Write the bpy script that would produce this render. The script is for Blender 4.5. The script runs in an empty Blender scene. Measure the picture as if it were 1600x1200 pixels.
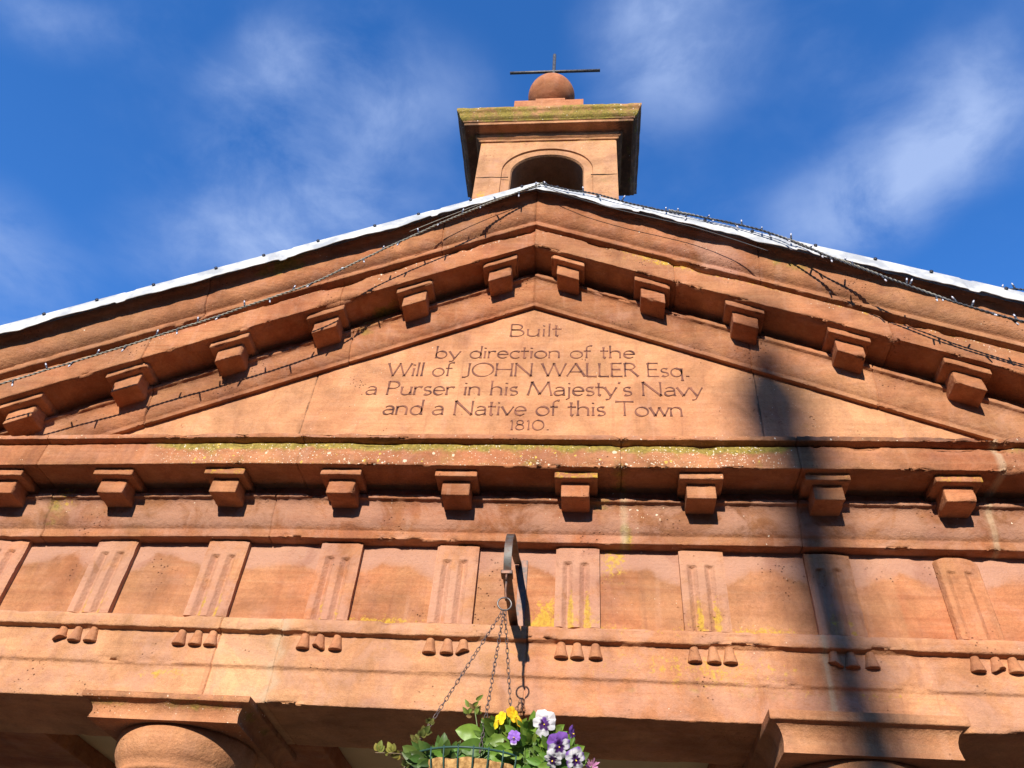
import bpy, math, random
import numpy as np
from mathutils import Vector, Matrix

random.seed(7)
SC = bpy.context.scene
COL = SC.collection
# ------------------------------------------------------------------ camera
CAM_POS = np.array([0.28598, -2.91071, -1.76323])
CR = np.array([0.99563369, 0.06665079, 0.06535464])
CU = np.array([-0.00271414, -0.67916392, 0.73398161])
CF = np.array([-0.09330696, 0.73095420, 0.67601758])
FPX = 1250.0
cam_d = bpy.data.cameras.new('camera')
cam = bpy.data.objects.new('camera', cam_d)
COL.objects.link(cam)
cam_d.sensor_fit = 'HORIZONTAL'
cam_d.sensor_width = 36.0
cam_d.lens = FPX / 1600 * 36.0
cam_d.clip_start = 0.02
cam_d.clip_end = 3000
cam.matrix_world = Matrix(((CR[0], CU[0], -CF[0], CAM_POS[0]),
                           (CR[1], CU[1], -CF[1], CAM_POS[1]),
                           (CR[2], CU[2], -CF[2], CAM_POS[2]), (0, 0, 0, 1)))
SC.camera = cam
GZ = -3.36            # ground level (the top of the triglyphs is z = 0)

def at(px, py, y):
    """world point seen at photo pixel (px,py) on the vertical plane y"""
    d = CF + CR * (px - 800) / FPX - CU * (py - 600) / FPX
    return CAM_POS + d * ((y - CAM_POS[1]) / d[1])

# ------------------------------------------------------------------ sun, sky, exposure
SUN_H, SUN_K = 0.13, 0.40           # per metre of depth: shift right, drop
sd = Vector((SUN_H, 1.0, -SUN_K)).normalized()
sl = bpy.data.lights.new('sun', 'SUN')
sl.energy = 5.0
sl.angle = math.radians(0.6)
sl.color = (1.0, 0.93, 0.82)
so = bpy.data.objects.new('sun', sl)
COL.objects.link(so)
so.rotation_euler = (-sd).to_track_quat('Z', 'Y').to_euler()
so.location = (-3, -20, 8)
SUN_EL = math.asin(SUN_K / math.sqrt(1 + SUN_H ** 2 + SUN_K ** 2))
SUN_ROT = math.pi + math.atan(SUN_H)
SC.view_settings.view_transform = 'Standard'
SC.view_settings.look = 'None'
SC.view_settings.exposure = 0.66
SC.view_settings.gamma = 1.0

class NT:
    """tiny helper for building node trees"""
    def __init__(self, tree):
        self.t = tree; self.n = tree.nodes; self.l = tree.links
    def new(self, typ, **kw):
        n = self.n.new(typ)
        for k, v in kw.items():
            setattr(n, k, v)
        return n
    def set(self, sock, v):
        if isinstance(v, bpy.types.NodeSocket):
            self.l.new(v, sock)
        elif v is not None:
            sock.default_value = v
    def math(self, op, a, b=None, c=None, clamp=False):
        n = self.new('ShaderNodeMath', operation=op, use_clamp=clamp)
        self.set(n.inputs[0], a); self.set(n.inputs[1], b); self.set(n.inputs[2], c)
        return n.outputs[0]
    def vmath(self, op, a, b=None):
        n = self.new('ShaderNodeVectorMath', operation=op)
        self.set(n.inputs[0], a); self.set(n.inputs[1], b)
        return n.outputs['Value'] if op in ('DOT_PRODUCT', 'LENGTH', 'DISTANCE') else n.outputs[0]
    def mix(self, fac, a, b, blend='MIX'):
        n = self.new('ShaderNodeMix', data_type='RGBA', blend_type=blend)
        self.set(n.inputs[0], fac)
        self.set(n.inputs[6], a if isinstance(a, bpy.types.NodeSocket) else (*a, 1))
        self.set(n.inputs[7], b if isinstance(b, bpy.types.NodeSocket) else (*b, 1))
        return n.outputs[2]
    def ramp(self, x, lo, hi, to0=0.0, to1=1.0, smooth=True):
        n = self.new('ShaderNodeMapRange', interpolation_type='SMOOTHSTEP' if smooth else 'LINEAR')
        self.set(n.inputs[0], x); self.set(n.inputs[1], lo); self.set(n.inputs[2], hi)
        self.set(n.inputs[3], to0); self.set(n.inputs[4], to1)
        return n.outputs[0]
    def noise(self, vec, scale, detail=4, rough=0.55, dist=0.0):
        n = self.new('ShaderNodeTexNoise')
        self.set(n.inputs['Vector'], vec)
        n.inputs['Scale'].default_value = scale
        n.inputs['Detail'].default_value = detail
        n.inputs['Roughness'].default_value = rough
        n.inputs['Distortion'].default_value = dist
        return n.outputs[0]
    def voro(self, vec, scale, out='Distance', rnd=1.0):
        n = self.new('ShaderNodeTexVoronoi')
        self.set(n.inputs['Vector'], vec)
        n.inputs['Scale'].default_value = scale
        n.inputs['Randomness'].default_value = rnd
        return n.outputs[out]
    def mapping(self, vec, scale=(1, 1, 1), loc=(0, 0, 0), rot=(0, 0, 0)):
        n = self.new('ShaderNodeMapping')
        self.set(n.inputs[0], vec)
        n.inputs['Location'].default_value = loc
        n.inputs['Rotation'].default_value = rot
        n.inputs['Scale'].default_value = scale
        return n.outputs[0]

world = bpy.data.worlds.new('World')
SC.world = world
world.use_nodes = True
w = NT(world.node_tree)
w.n.clear()
sky = w.new('ShaderNodeTexSky', sky_type='NISHITA')
sky.sun_disc = False
sky.sun_elevation = SUN_EL
sky.sun_rotation = SUN_ROT
sky.air_density = 1.0
sky.dust_density = 0.0
sky.ozone_density = 2.5
hs = w.new('ShaderNodeHueSaturation')
hs.inputs['Saturation'].default_value = 1.28
hs.inputs['Value'].default_value = 1.0
w.l.new(sky.outputs[0], hs.inputs['Color'])
tc = w.new('ShaderNodeTexCoord')
dirn = tc.outputs['Generated']
sep = w.new('ShaderNodeSeparateXYZ'); w.l.new(dirn, sep.inputs[0])
zc = w.math('MAXIMUM', sep.outputs[2], 0.06)
comb = w.new('ShaderNodeCombineXYZ')
w.l.new(w.math('DIVIDE', sep.outputs[0], zc), comb.inputs[0])
w.l.new(w.math('DIVIDE', sep.outputs[1], zc), comb.inputs[1])
cuv = comb.outputs[0]                      # where the view ray meets the cloud sheet
def cloud_uv(px, py):
    d = CF + CR * (px - 800) / FPX - CU * (py - 600) / FPX
    return np.array([d[0] / d[2], d[1] / d[2]])
def cloud_blob(p0, p1, width, grow=1.25):
    """soft elongated mask on the cloud sheet"""
    a, b = cloud_uv(*p0), cloud_uv(*p1)
    c = (a + b) / 2; L = np.linalg.norm(b - a) / 2 * grow
    ang = math.atan2(b[1] - a[1], b[0] - a[0])
    v = w.vmath('SUBTRACT', cuv, (c[0], c[1], 0))
    m = w.mapping(v, scale=(1 / L, 1 / width, 1), rot=(0, 0, 0))
    n = w.new('ShaderNodeVectorRotate', rotation_type='Z_AXIS')
    w.l.new(v, n.inputs['Vector']); n.inputs['Angle'].default_value = -ang
    m = w.mapping(n.outputs[0], scale=(1 / L, 1 / width, 1))
    r = w.vmath('LENGTH', m)
    return w.ramp(r, 1.25, 0.0)
warp = w.vmath('ADD', cuv, (3.1, 1.7, 0.4))
n1 = w.noise(warp, 6.5, 8, 0.60, 0.25)
n2 = w.noise(w.mapping(warp, loc=(5, 2, 0)), 2.4, 5, 0.5, 0.2)
blobs = [((1250, 400), (1490, 220), 0.12, 1.3), ((1440, 280), (1660, 110), 0.11, 0.80), ((1400, 140), (1600, 60), 0.08, 0.35),
         ((930, 60), (1190, 20), 0.16, 0.72), ((330, 150), (480, 60), 0.06, 0.50),
         ((520, 300), (640, 110), 0.06, 0.30), ((180, 420), (640, 330), 0.13, 0.55),
         ((-80, 280), (90, 480), 0.13, 0.62), ((560, 260), (760, 120), 0.06, 0.20), ((-50, 10), (160, 40), 0.07, 0.35), ((640, 60), (760, 200), 0.08, 0.25)]
acc = None
for p0, p1, wd, amt in blobs:
    b = w.math('MULTIPLY', cloud_blob(p0, p1, wd), amt)
    acc = b if acc is None else w.math('ADD', acc, b)
tex = w.math('ADD', w.math('MULTIPLY', w.ramp(n1, 0.34, 0.68), 0.45), w.math('MULTIPLY', w.ramp(n2, 0.30, 0.60), 0.55))
cl = w.math('MULTIPLY', acc, tex)
veil = w.math('MULTIPLY', w.ramp(n2, 0.42, 0.72), w.math('MULTIPLY', w.ramp(n1, 0.32, 0.7), 0.34))
cl = w.math('ADD', cl, veil, clamp=True)
cl = w.math('MINIMUM', cl, 0.85)
skyc = w.mix(cl, w.mix(1.0, hs.outputs[0], (1.0, 1.0, 1.27), 'MULTIPLY'), (1.9, 2.5, 4.0))
bg = w.new('ShaderNodeBackground')
w.l.new(skyc, bg.inputs[0])
bg.inputs[1].default_value = 0.15
wo = w.new('ShaderNodeOutputWorld')
w.l.new(bg.outputs[0], wo.inputs[0])

# ------------------------------------------------------------------ numpy noise
def _hash(ix, iy, iz, seed):
    h = (ix * 374761393 + iy * 668265263 + iz * 2147483647 + seed * 1274126177) & 0xFFFFFFFF
    h = ((h ^ (h >> 13)) * 1274126177) & 0xFFFFFFFF
    h = h ^ (h >> 16)
    return (h & 0xFFFF).astype(np.float64) / 32767.5 - 1.0
def vnoise(P, f, seed=0):
    Q = np.asarray(P, float) * f + 1000.0
    I = np.floor(Q).astype(np.int64); F = Q - I
    F = F * F * (3 - 2 * F)
    x, y, z = I[..., 0], I[..., 1], I[..., 2]
    fx, fy, fz = F[..., 0], F[..., 1], F[..., 2]
    def lerp(a, b, t): return a + (b - a) * t
    c = lambda a, b, d: _hash(x + a, y + b, z + d, seed)
    return lerp(lerp(lerp(c(0, 0, 0), c(1, 0, 0), fx), lerp(c(0, 1, 0), c(1, 1, 0), fx), fy),
                lerp(lerp(c(0, 0, 1), c(1, 0, 1), fx), lerp(c(0, 1, 1), c(1, 1, 1), fx), fy), fz)
def fbm(P, f, seed=0, o=3):
    s = 0; a = 1.0; t = 0
    for i in range(o):
        s = s + a * vnoise(P, f * 2 ** i, seed + i * 17); t += a; a *= 0.5
    return s / t
def sstep(a, b, x):
    t = np.clip((x - a) / (b - a), 0, 1)
    return t * t * (3 - 2 * t)
def bump1(x, c, wd):            # soft bump around c
    return np.exp(-((x - c) / wd) ** 2)

# ------------------------------------------------------------------ materials
def mat_base(name):
    m = bpy.data.materials.new(name)
    m.use_nodes = True
    t = NT(m.node_tree)
    b = m.node_tree.nodes['Principled BSDF']
    return m, t, b

def stone_material():
    m, t, b = mat_base('red_sandstone')
    geo = t.new('ShaderNodeNewGeometry')
    P = geo.outputs['Position']
    st = t.new('ShaderNodeAttribute', attribute_name='stain')
    bk = t.new('ShaderNodeAttribute', attribute_name='block')
    ss = t.new('ShaderNodeSeparateColor'); t.l.new(st.outputs['Color'], ss.inputs[0])
    sb = t.new('ShaderNodeSeparateColor'); t.l.new(bk.outputs['Color'], sb.inputs[0])
    yel, whi, gre, pale = ss.outputs[0], ss.outputs[1], ss.outputs[2], st.outputs['Alpha']
    tint, mort, sandy, grime = sb.outputs[0], sb.outputs[1], sb.outputs[2], bk.outputs['Alpha']
    big = t.noise(P, 2.2, 5, 0.6, 0.4)
    mid = t.noise(P, 9.0, 5, 0.62, 0.2)
    fine = t.noise(P, 70.0, 4, 0.65)
    grain = t.noise(P, 320.0, 2, 0.6)
    bed = t.noise(t.mapping(P, scale=(1.1, 6, 26), rot=(0, 0.03, 0)), 1.6, 5, 0.6, 0.5)
    c = t.mix(t.ramp(big, 0.36, 0.66), (0.43, 0.148, 0.062), (0.51, 0.218, 0.095))
    c = t.mix(t.math('MULTIPLY', t.ramp(mid, 0.46, 0.74), 0.5), c, (0.48, 0.215, 0.135))
    c = t.mix(t.math('MULTIPLY', t.ramp(bed, 0.48, 0.66), 0.42), c, (0.34, 0.108, 0.045))
    c = t.mix(t.math('MULTIPLY', t.ramp(bed, 0.50, 0.30), 0.30), c, (0.55, 0.275, 0.14))
    c = t.mix(sandy, c, t.mix(0.35, (0.62, 0.37, 0.185), c))
    # block to block tone
    hsv = t.new('ShaderNodeHueSaturation')
    t.l.new(c, hsv.inputs['Color'])
    t.l.new(t.ramp(tint, 0, 1, 0.62, 1.38, False), hsv.inputs['Value'])
    c = hsv.outputs[0]
    grn = t.ramp(grain, 0.25, 0.75, 0.86, 1.13, False)
    fn = t.ramp(fine, 0.25, 0.75, 0.88, 1.10, False)
    gc = t.new('ShaderNodeCombineColor')
    g2 = t.math('MULTIPLY', grn, fn)
    for i in range(3): t.l.new(g2, gc.inputs[i])
    c = t.mix(1.0, c, gc.outputs[0], 'MULTIPLY')
    wear = t.noise(t.mapping(P, loc=(3, 7, 1)), 4.5, 8, 0.66, 0.5)
    wv_ = t.ramp(wear, 0.32, 0.70, 0.66, 1.22, False)
    wc = t.new('ShaderNodeCombineColor')
    for i in range(3): t.l.new(wv_, wc.inputs[i])
    c = t.mix(1.0, c, wc.outputs[0], 'MULTIPLY')
    stk = t.noise(t.mapping(P, scale=(16, 16, 1.3)), 1.0, 5, 0.6, 0.3)
    c = t.mix(t.math('MULTIPLY', t.ramp(stk, 0.55, 0.72), 0.30), c, (0.22, 0.085, 0.05))
    c = t.mix(t.math('MULTIPLY', t.ramp(stk, 0.44, 0.30), 0.16), c, (0.62, 0.36, 0.24))
    # pits
    pn = t.voro(P, 55.0)
    psel = t.noise(P, 5.0, 3)
    pit = t.math('MULTIPLY', t.ramp(pn, 0.22, 0.08), t.ramp(psel, 0.57, 0.70))
    c = t.mix(t.math('MULTIPLY', pit, 0.7), c, (0.16, 0.055, 0.03))
    # pale salts: irregular skins
    pm = t.math('ADD', t.math('MULTIPLY', pale, 0.55), t.noise(P, 7.5, 6, 0.65, 0.6))
    pm2 = t.math('MULTIPLY', t.ramp(pm, 0.72, 0.92), pale)
    c = t.mix(t.math('MULTIPLY', pm2, 0.75), c, (0.52, 0.285, 0.195))
    pd = t.math('MULTIPLY', t.ramp(t.noise(P, 5.0, 5, 0.6, 0.8), 0.52, 0.68), pale)
    c = t.mix(t.math('MULTIPLY', pd, 0.45), c, (0.29, 0.115, 0.075))
    # grime; also carries the shade painted on a few parts
    gn = t.math('ADD', grime, t.math('MULTIPLY', t.math('SUBTRACT', t.noise(P, 16, 5, 0.65), 0.5), 1.1))
    gm = t.math('MULTIPLY', t.ramp(gn, 0.35, 0.95), t.math('MINIMUM', t.math('MULTIPLY', grime, 3.0), 1.0))
    c = t.mix(t.math('MULTIPLY', gm, 0.75), c, (0.085, 0.055, 0.035))
    # green algae
    gv = t.math('ADD', gre, t.math('MULTIPLY', t.math('SUBTRACT', t.noise(P, 13, 5, 0.62, 0.3), 0.5), 1.4))
    gk = t.math('MULTIPLY', t.ramp(gv, 0.35, 0.80), t.math('MINIMUM', t.math('MULTIPLY', gre, 4.0), 1.0))
    c = t.mix(t.math('MULTIPLY', gk, 0.8), c, t.mix(t.ramp(fine, 0.35, 0.65), (0.16, 0.15, 0.025), (0.33, 0.27, 0.045)))
    # yellow lichen crust
    yv = t.math('ADD', yel, t.math('MULTIPLY', t.math('SUBTRACT', t.noise(P, 38, 7, 0.78, 0.5), 0.5), 2.6))
    yk = t.math('MULTIPLY', t.ramp(yv, 0.50, 0.82), t.math('MINIMUM', t.math('MULTIPLY', yel, 4.0), 1.0))
    c = t.mix(t.math('MULTIPLY', yk, 0.72), c, t.mix(t.ramp(fine, 0.3, 0.7), (0.48, 0.27, 0.03), (0.66, 0.45, 0.045)))
    # white / yellow spot lichens
    def spots(scale, off, lo, colr, c, amount):
        V = t.new('ShaderNodeTexVoronoi')
        wv = t.new('ShaderNodeTexNoise'); t.l.new(P, wv.inputs['Vector']); wv.inputs['Scale'].default_value = scale * 1.2
        wp = t.vmath('ADD', t.mapping(P, loc=off), t.vmath('MULTIPLY', wv.outputs['Color'], (0.6 / scale,) * 3))
        t.l.new(wp, V.inputs['Vector'])
        V.inputs['Scale'].default_value = scale
        sc2 = t.new('ShaderNodeSeparateColor'); t.l.new(V.outputs['Color'], sc2.inputs[0])
        clump = t.ramp(t.noise(t.mapping(P, loc=off), 4.2, 4, 0.65), 0.25, 0.75, 0, 1, False)
        sel = t.math('GREATER_THAN', t.math('ADD', t.math('MULTIPLY', amount, 1.05), t.math('MULTIPLY', clump, 0.62)), t.math('ADD', sc2.outputs[0], lo))
        rad = t.math('MULTIPLY', sc2.outputs[1], 0.34)
        d = t.math('MULTIPLY', t.math('LESS_THAN', V.outputs['Distance'], rad), sel)
        d = t.math('MULTIPLY', d, t.math('GREATER_THAN', amount, 0.03))
        return t.mix(t.math('MULTIPLY', d, 0.9), c, colr)
    c = spots(34.0, (2.3, 5, 1.2), 0.70, (0.70, 0.58, 0.40), c, whi)
    c = spots(48.0, (1.3, 0, 2.2), 0.92, (0.62, 0.42, 0.08), c, whi)
    c = spots(62.0, (0, 4.0, 0.7), 0.52, (0.82, 0.68, 0.50), c, whi)
    c = spots(120.0, (7, 1.0, 0.2), 0.52, (0.80, 0.62, 0.42), c, whi)
    # mortar
    c = t.mix(t.math('MULTIPLY', mort, t.ramp(mid, 0.3, 0.5, 0.5, 1.0)), c, (0.52, 0.36, 0.22))
    c = t.mix(1.0, c, (0.83, 0.83, 0.85), 'MULTIPLY')
    t.l.new(c, b.inputs['Base Color'])
    b.inputs['Roughness'].default_value = 0.92
    b.inputs['Specular IOR Level'].default_value = 0.15
    h = t.math('ADD', t.math('MULTIPLY', fine, 0.55), t.math('MULTIPLY', grain, 0.22))
    h = t.math('ADD', h, t.math('MULTIPLY', mid, 0.9))
    h = t.math('ADD', h, t.math('MULTIPLY', bed, 0.25))
    h = t.math('SUBTRACT', h, t.math('MULTIPLY', pit, 1.2))
    bp = t.new('ShaderNodeBump')
    bp.inputs['Strength'].default_value = 0.9
    bp.inputs['Distance'].default_value = 0.009
    t.l.new(h, bp.inputs['Height'])
    t.l.new(bp.outputs[0], b.inputs['Normal'])
    return m
STONE = stone_material()

def simple_mat(name, col, rough=0.7, metal=0.0, var=0.25, scale=20.0, bump=0.0, col2=None, spec=0.3):
    m, t, b = mat_base(name)
    geo = t.new('ShaderNodeNewGeometry')
    n = t.noise(geo.outputs['Position'], scale, 5, 0.6)
    c2 = col2 if col2 else tuple(x * (1 - var) for x in col)
    t.l.new(t.mix(t.ramp(n, 0.35, 0.65), col, c2), b.inputs['Base Color'])
    b.inputs['Roughness'].default_value = rough
    b.inputs['Metallic'].default_value = metal
    b.inputs['Specular IOR Level'].default_value = spec
    if bump:
        bp = t.new('ShaderNodeBump'); bp.inputs['Strength'].default_value = bump; bp.inputs['Distance'].default_value = 0.004
        t.l.new(n, bp.inputs['Height']); t.l.new(bp.outputs[0], b.inputs['Normal'])
    return m
def attr_mat(name, rough=0.6, trans=0.0, scale=60, amp=0.15):
    m, t, b = mat_base(name)
    a = t.new('ShaderNodeAttribute', attribute_name='paint')
    geo = t.new('ShaderNodeNewGeometry')
    n = t.ramp(t.noise(geo.outputs['Position'], scale, 3), 0.3, 0.7, 1 - amp, 1 + amp, False)
    gc = t.new('ShaderNodeCombineColor')
    for i in range(3): t.l.new(n, gc.inputs[i])
    c = t.mix(1.0, a.outputs['Color'], gc.outputs[0], 'MULTIPLY')
    t.l.new(c, b.inputs['Base Color'])
    b.inputs['Roughness'].default_value = rough
    if trans:
        tr = t.new('ShaderNodeBsdfTranslucent'); t.l.new(c, tr.inputs[0])
        mx = t.new('ShaderNodeMixShader'); mx.inputs[0].default_value = trans
        out = m.node_tree.nodes['Material Output']
        t.l.new(b.outputs[0], mx.inputs[1]); t.l.new(tr.outputs[0], mx.inputs[2]); t.l.new(mx.outputs[0], out.inputs[0])
    return m
M_LETTER = simple_mat('carved_letter_paint', (0.085, 0.034, 0.025), 0.9, var=0.0, scale=14, col2=(0.22, 0.088, 0.052))
M_LEAD = simple_mat('pale_lead', (0.52, 0.52, 0.51), 0.6, 0.0, scale=9, col2=(0.30, 0.31, 0.32), bump=0.4)
M_NAIL = simple_mat('dark_nail', (0.05, 0.05, 0.06), 0.5, 0.5)
M_IRON = simple_mat('rusty_black_iron', (0.055, 0.045, 0.042), 0.5, 0.3, scale=35, col2=(0.16, 0.075, 0.045), bump=0.3)
M_STRAP = simple_mat('worn_grey_iron', (0.10, 0.095, 0.088), 0.55, 0.35, scale=30, col2=(0.085, 0.05, 0.035), bump=0.3)
M_CHAIN = simple_mat('dull_chain_steel', (0.13, 0.10, 0.095), 0.5, 0.6, scale=60)
M_RING = simple_mat('grey_ring_steel', (0.15, 0.135, 0.125), 0.4, 0.7, scale=60)
M_WIRE = simple_mat('dark_green_wire', (0.03, 0.075, 0.06), 0.45, scale=40)
M_COCO = simple_mat('coconut_fibre', (0.46, 0.27, 0.10), 0.95, scale=70, col2=(0.22, 0.11, 0.035), bump=1.0)
M_CABLE = simple_mat('grey_green_cable', (0.30, 0.28, 0.22), 0.5, scale=50, col2=(0.17, 0.16, 0.13))
M_CABLE_D = simple_mat('dark_cable', (0.05, 0.052, 0.06), 0.5, scale=50)
M_SOCKET = simple_mat('black_bulb_socket', (0.035, 0.04, 0.055), 0.45)
M_BULB = simple_mat('clear_white_bulb', (0.50, 0.50, 0.56), 0.2, spec=0.6, var=0.05)
M_PLASTER = simple_mat('cream_plaster', (0.62, 0.46, 0.25), 0.9, scale=3, var=0.15, bump=0.2)
M_SLATE = simple_mat('grey_slate', (0.12, 0.12, 0.13), 0.7, scale=8)
M_GROUND = simple_mat('street_asphalt', (0.075, 0.07, 0.065), 0.9, scale=6, col2=(0.05, 0.048, 0.045), bump=0.4)
M_RENDER = simple_mat('grey_house_render', (0.30, 0.27, 0.23), 0.9, scale=4, bump=0.3)
M_PANE = simple_mat('window_glass', (0.03, 0.035, 0.04), 0.1, spec=0.6)
M_SASH = simple_mat('white_sash_paint', (0.75, 0.74, 0.70), 0.5)
M_DOOR_NICHE = simple_mat('door_and_niche_dark', (0.018, 0.012, 0.010), 0.9, scale=30)  # house doors, and the near-black that stands for shade in the bell niche
M_LEAF = attr_mat('leaf', 0.45, 0.30)
M_PETAL = attr_mat('petal', 0.6, 0.25, 90, 0.08)
M_ROD = simple_mat('weathered_rod', (0.11, 0.105, 0.10), 0.55, 0.4, scale=60, col2=(0.05, 0.045, 0.045))
M_POST = simple_mat('black_lamp_post_paint', (0.02, 0.022, 0.024), 0.4)
M_GLASS = simple_mat('frosted_lantern_pane', (0.35, 0.35, 0.33), 0.3)
M_SOIL = simple_mat('dark_compost', (0.045, 0.028, 0.018), 0.95, scale=80, bump=1.0)

# ------------------------------------------------------------------ object helpers
WL = {}                      # world location of every object that may become a parent
def link(o, parent=None, wpos=(0, 0, 0)):
    COL.objects.link(o)
    wpos = Vector(wpos)
    if parent is not None:
        o.parent = parent
        o.location = wpos - WL[parent.name]
    else:
        o.location = wpos
    WL[o.name] = wpos
    return o
def tag(o, label=None, cat=None, group=None, kind=None):
    if label: o['label'] = label
    if cat: o['category'] = cat
    if group: o['group'] = group
    if kind: o['kind'] = kind
    return o
def thing(name, loc, label, cat, group=None):
    o = bpy.data.objects.new(name, None)
    o.empty_display_size = 0.1
    link(o, None, loc)
    return tag(o, label, cat, group)
def build(name, V, Fc, mat, parent=None, wpos=(0, 0, 0), stain=None, block=None, paint=None, smooth=True, mats=None, midx=None):
    me = bpy.data.meshes.new(name)
    V = np.asarray(V, float)
    Fl = Fc.tolist() if isinstance(Fc, np.ndarray) else Fc
    me.from_pydata(V.tolist(), [], Fl)
    for mm in (mats if mats else [mat]):
        me.materials.append(mm)
    if midx is not None:
        me.polygons.foreach_set('material_index', np.asarray(midx, np.int32))
    n = len(V)
    def wr(nm, A):
        a = me.attributes.new(nm, 'FLOAT_COLOR', 'POINT')
        a.data.foreach_set('color', np.ascontiguousarray(A, np.float32).ravel())
    if mat is STONE:
        s = np.zeros((n, 4)) if stain is None else stain
        bl = np.tile(np.array([0.5, 0, 0, 0]), (n, 1)) if block is None else block
        wr('stain', s); wr('block', bl)
    if paint is not None:
        P = np.ones((n, 4)); P[:, :3] = paint; wr('paint', P)
    if smooth:
        me.polygons.foreach_set('use_smooth', np.ones(len(me.polygons), bool))
    me.update()
    o = bpy.data.objects.new(name, me)
    return link(o, parent, wpos)
def dup(o, parent, wpos):
    c = o.copy()
    return link(c, parent, wpos)
def gridfaces(nu, nv, off=0, flip=False):
    i = np.arange(nu - 1)[:, None] * nv + np.arange(nv - 1)[None, :] + off
    i = i.ravel()
    q = np.stack([i, i + nv, i + nv + 1, i + 1], 1)
    return q[:, ::-1] if flip else q
def join(parts):
    Vs, Fs, off = [], [], 0
    for V, Fc in parts:
        V = np.asarray(V, float)
        Vs.append(V)
        Fs += [[int(i) + off for i in f] for f in (Fc.tolist() if isinstance(Fc, np.ndarray) else Fc)]
        off += len(V)
    return np.vstack(Vs), Fs
def blk(n, tint=0.5, mort=0.0, sandy=0.0, grime=0.0):
    B = np.zeros((n, 4)); B[:, 0] = tint; B[:, 1] = mort; B[:, 2] = sandy; B[:, 3] = grime
    return B

def tube(pts, r, seg=6, closed=False):
    P = np.asarray(pts, float); n = len(P)
    R = np.full(n, r) if np.isscalar(r) else np.asarray(r, float)
    if closed: T = np.roll(P, -1, 0) - np.roll(P, 1, 0)
    else: T = np.gradient(P, axis=0)
    T /= np.linalg.norm(T, axis=1)[:, None] + 1e-12
    up = np.array([0.31, 0.2, 0.93]); V = []
    u = np.cross(T[0], up); u /= np.linalg.norm(u)
    for i in range(n):
        u = u - T[i] * (u @ T[i]); u /= np.linalg.norm(u) + 1e-12
        v = np.cross(T[i], u)
        a = np.arange(seg) * 2 * math.pi / seg
        V.append(P[i] + R[i] * (np.cos(a)[:, None] * u + np.sin(a)[:, None] * v))
    V = np.vstack(V); Fc = []
    for i in range(n if closed else n - 1):
        j = (i + 1) % n
        for k in range(seg):
            k2 = (k + 1) % seg
            Fc.append([i * seg + k, i * seg + k2, j * seg + k2, j * seg + k])
    if not closed:
        Fc.append(list(range(seg))[::-1]); Fc.append([(n - 1) * seg + k for k in range(seg)])
    return V, Fc
def lathe(prof, seg=48, centre=(0, 0)):
    V = []; n = len(prof)
    for r, z in prof:
        a = np.arange(seg) * 2 * math.pi / seg
        V.append(np.stack([centre[0] + r * np.cos(a), centre[1] + r * np.sin(a), np.full(seg, z)], 1))
    V = np.vstack(V); Fc = []
    for i in range(n - 1):
        for k in range(seg):
            k2 = (k + 1) % seg
            Fc.append([i * seg + k, i * seg + k2, (i + 1) * seg + k2, (i + 1) * seg + k])
    Fc.append(list(range(seg))[::-1]); Fc.append([(n - 1) * seg + k for k in range(seg)])
    return V, Fc
def rough_box(hx, hy, hz, r=0.005, step=0.012, amp=0.0015, chip=0.006, seed=0, shear=0.0):
    """box with rounded, slightly chipped edges, centred at 0; shear tilts it along x in z"""
    h = np.array([hx, hy, hz])
    def lin(a):
        n = max(2, int(2 * a / step))
        return np.unique(np.round(np.concatenate([[-a, -a + r * .5, -a + r], np.linspace(-a + r, a - r, n), [a - r * .5, a]]), 6))
    L = [lin(a) for a in h]
    parts = []
    for ax in range(3):
        u, v = [i for i in range(3) if i != ax]
        for sgn in (-1, 1):
            A, B = np.meshgrid(L[u], L[v], indexing='ij')
            V = np.zeros((A.size, 3)); V[:, u] = A.ravel(); V[:, v] = B.ravel(); V[:, ax] = sgn * h[ax]
            parts.append((V, gridfaces(len(L[u]), len(L[v]), flip=((sgn > 0) == (ax == 1)))))
    V, Fc = join(parts)
    inner = np.clip(V, -(h - r), h - r)
    d = V - inner
    N = d / (np.linalg.norm(d, axis=1)[:, None] + 1e-12)
    V = inner + N * r
    edge = np.sort(np.abs(V) / h, axis=1)[:, 1]
    ed = sstep(1 - 0.02 / np.sort(h)[1], 1.0, edge)
    off = np.array([seed * 3.7, seed * 1.3, seed * 2.1])
    V = V + N * (amp * fbm(V + off, 14, seed))[:, None]
    V = V - N * (ed * chip * np.maximum(0, fbm(V + off, 22, seed + 5) * 1.6 - 0.15))[:, None]
    V[:, 2] += shear * V[:, 0]
    return V, Fc

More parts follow.
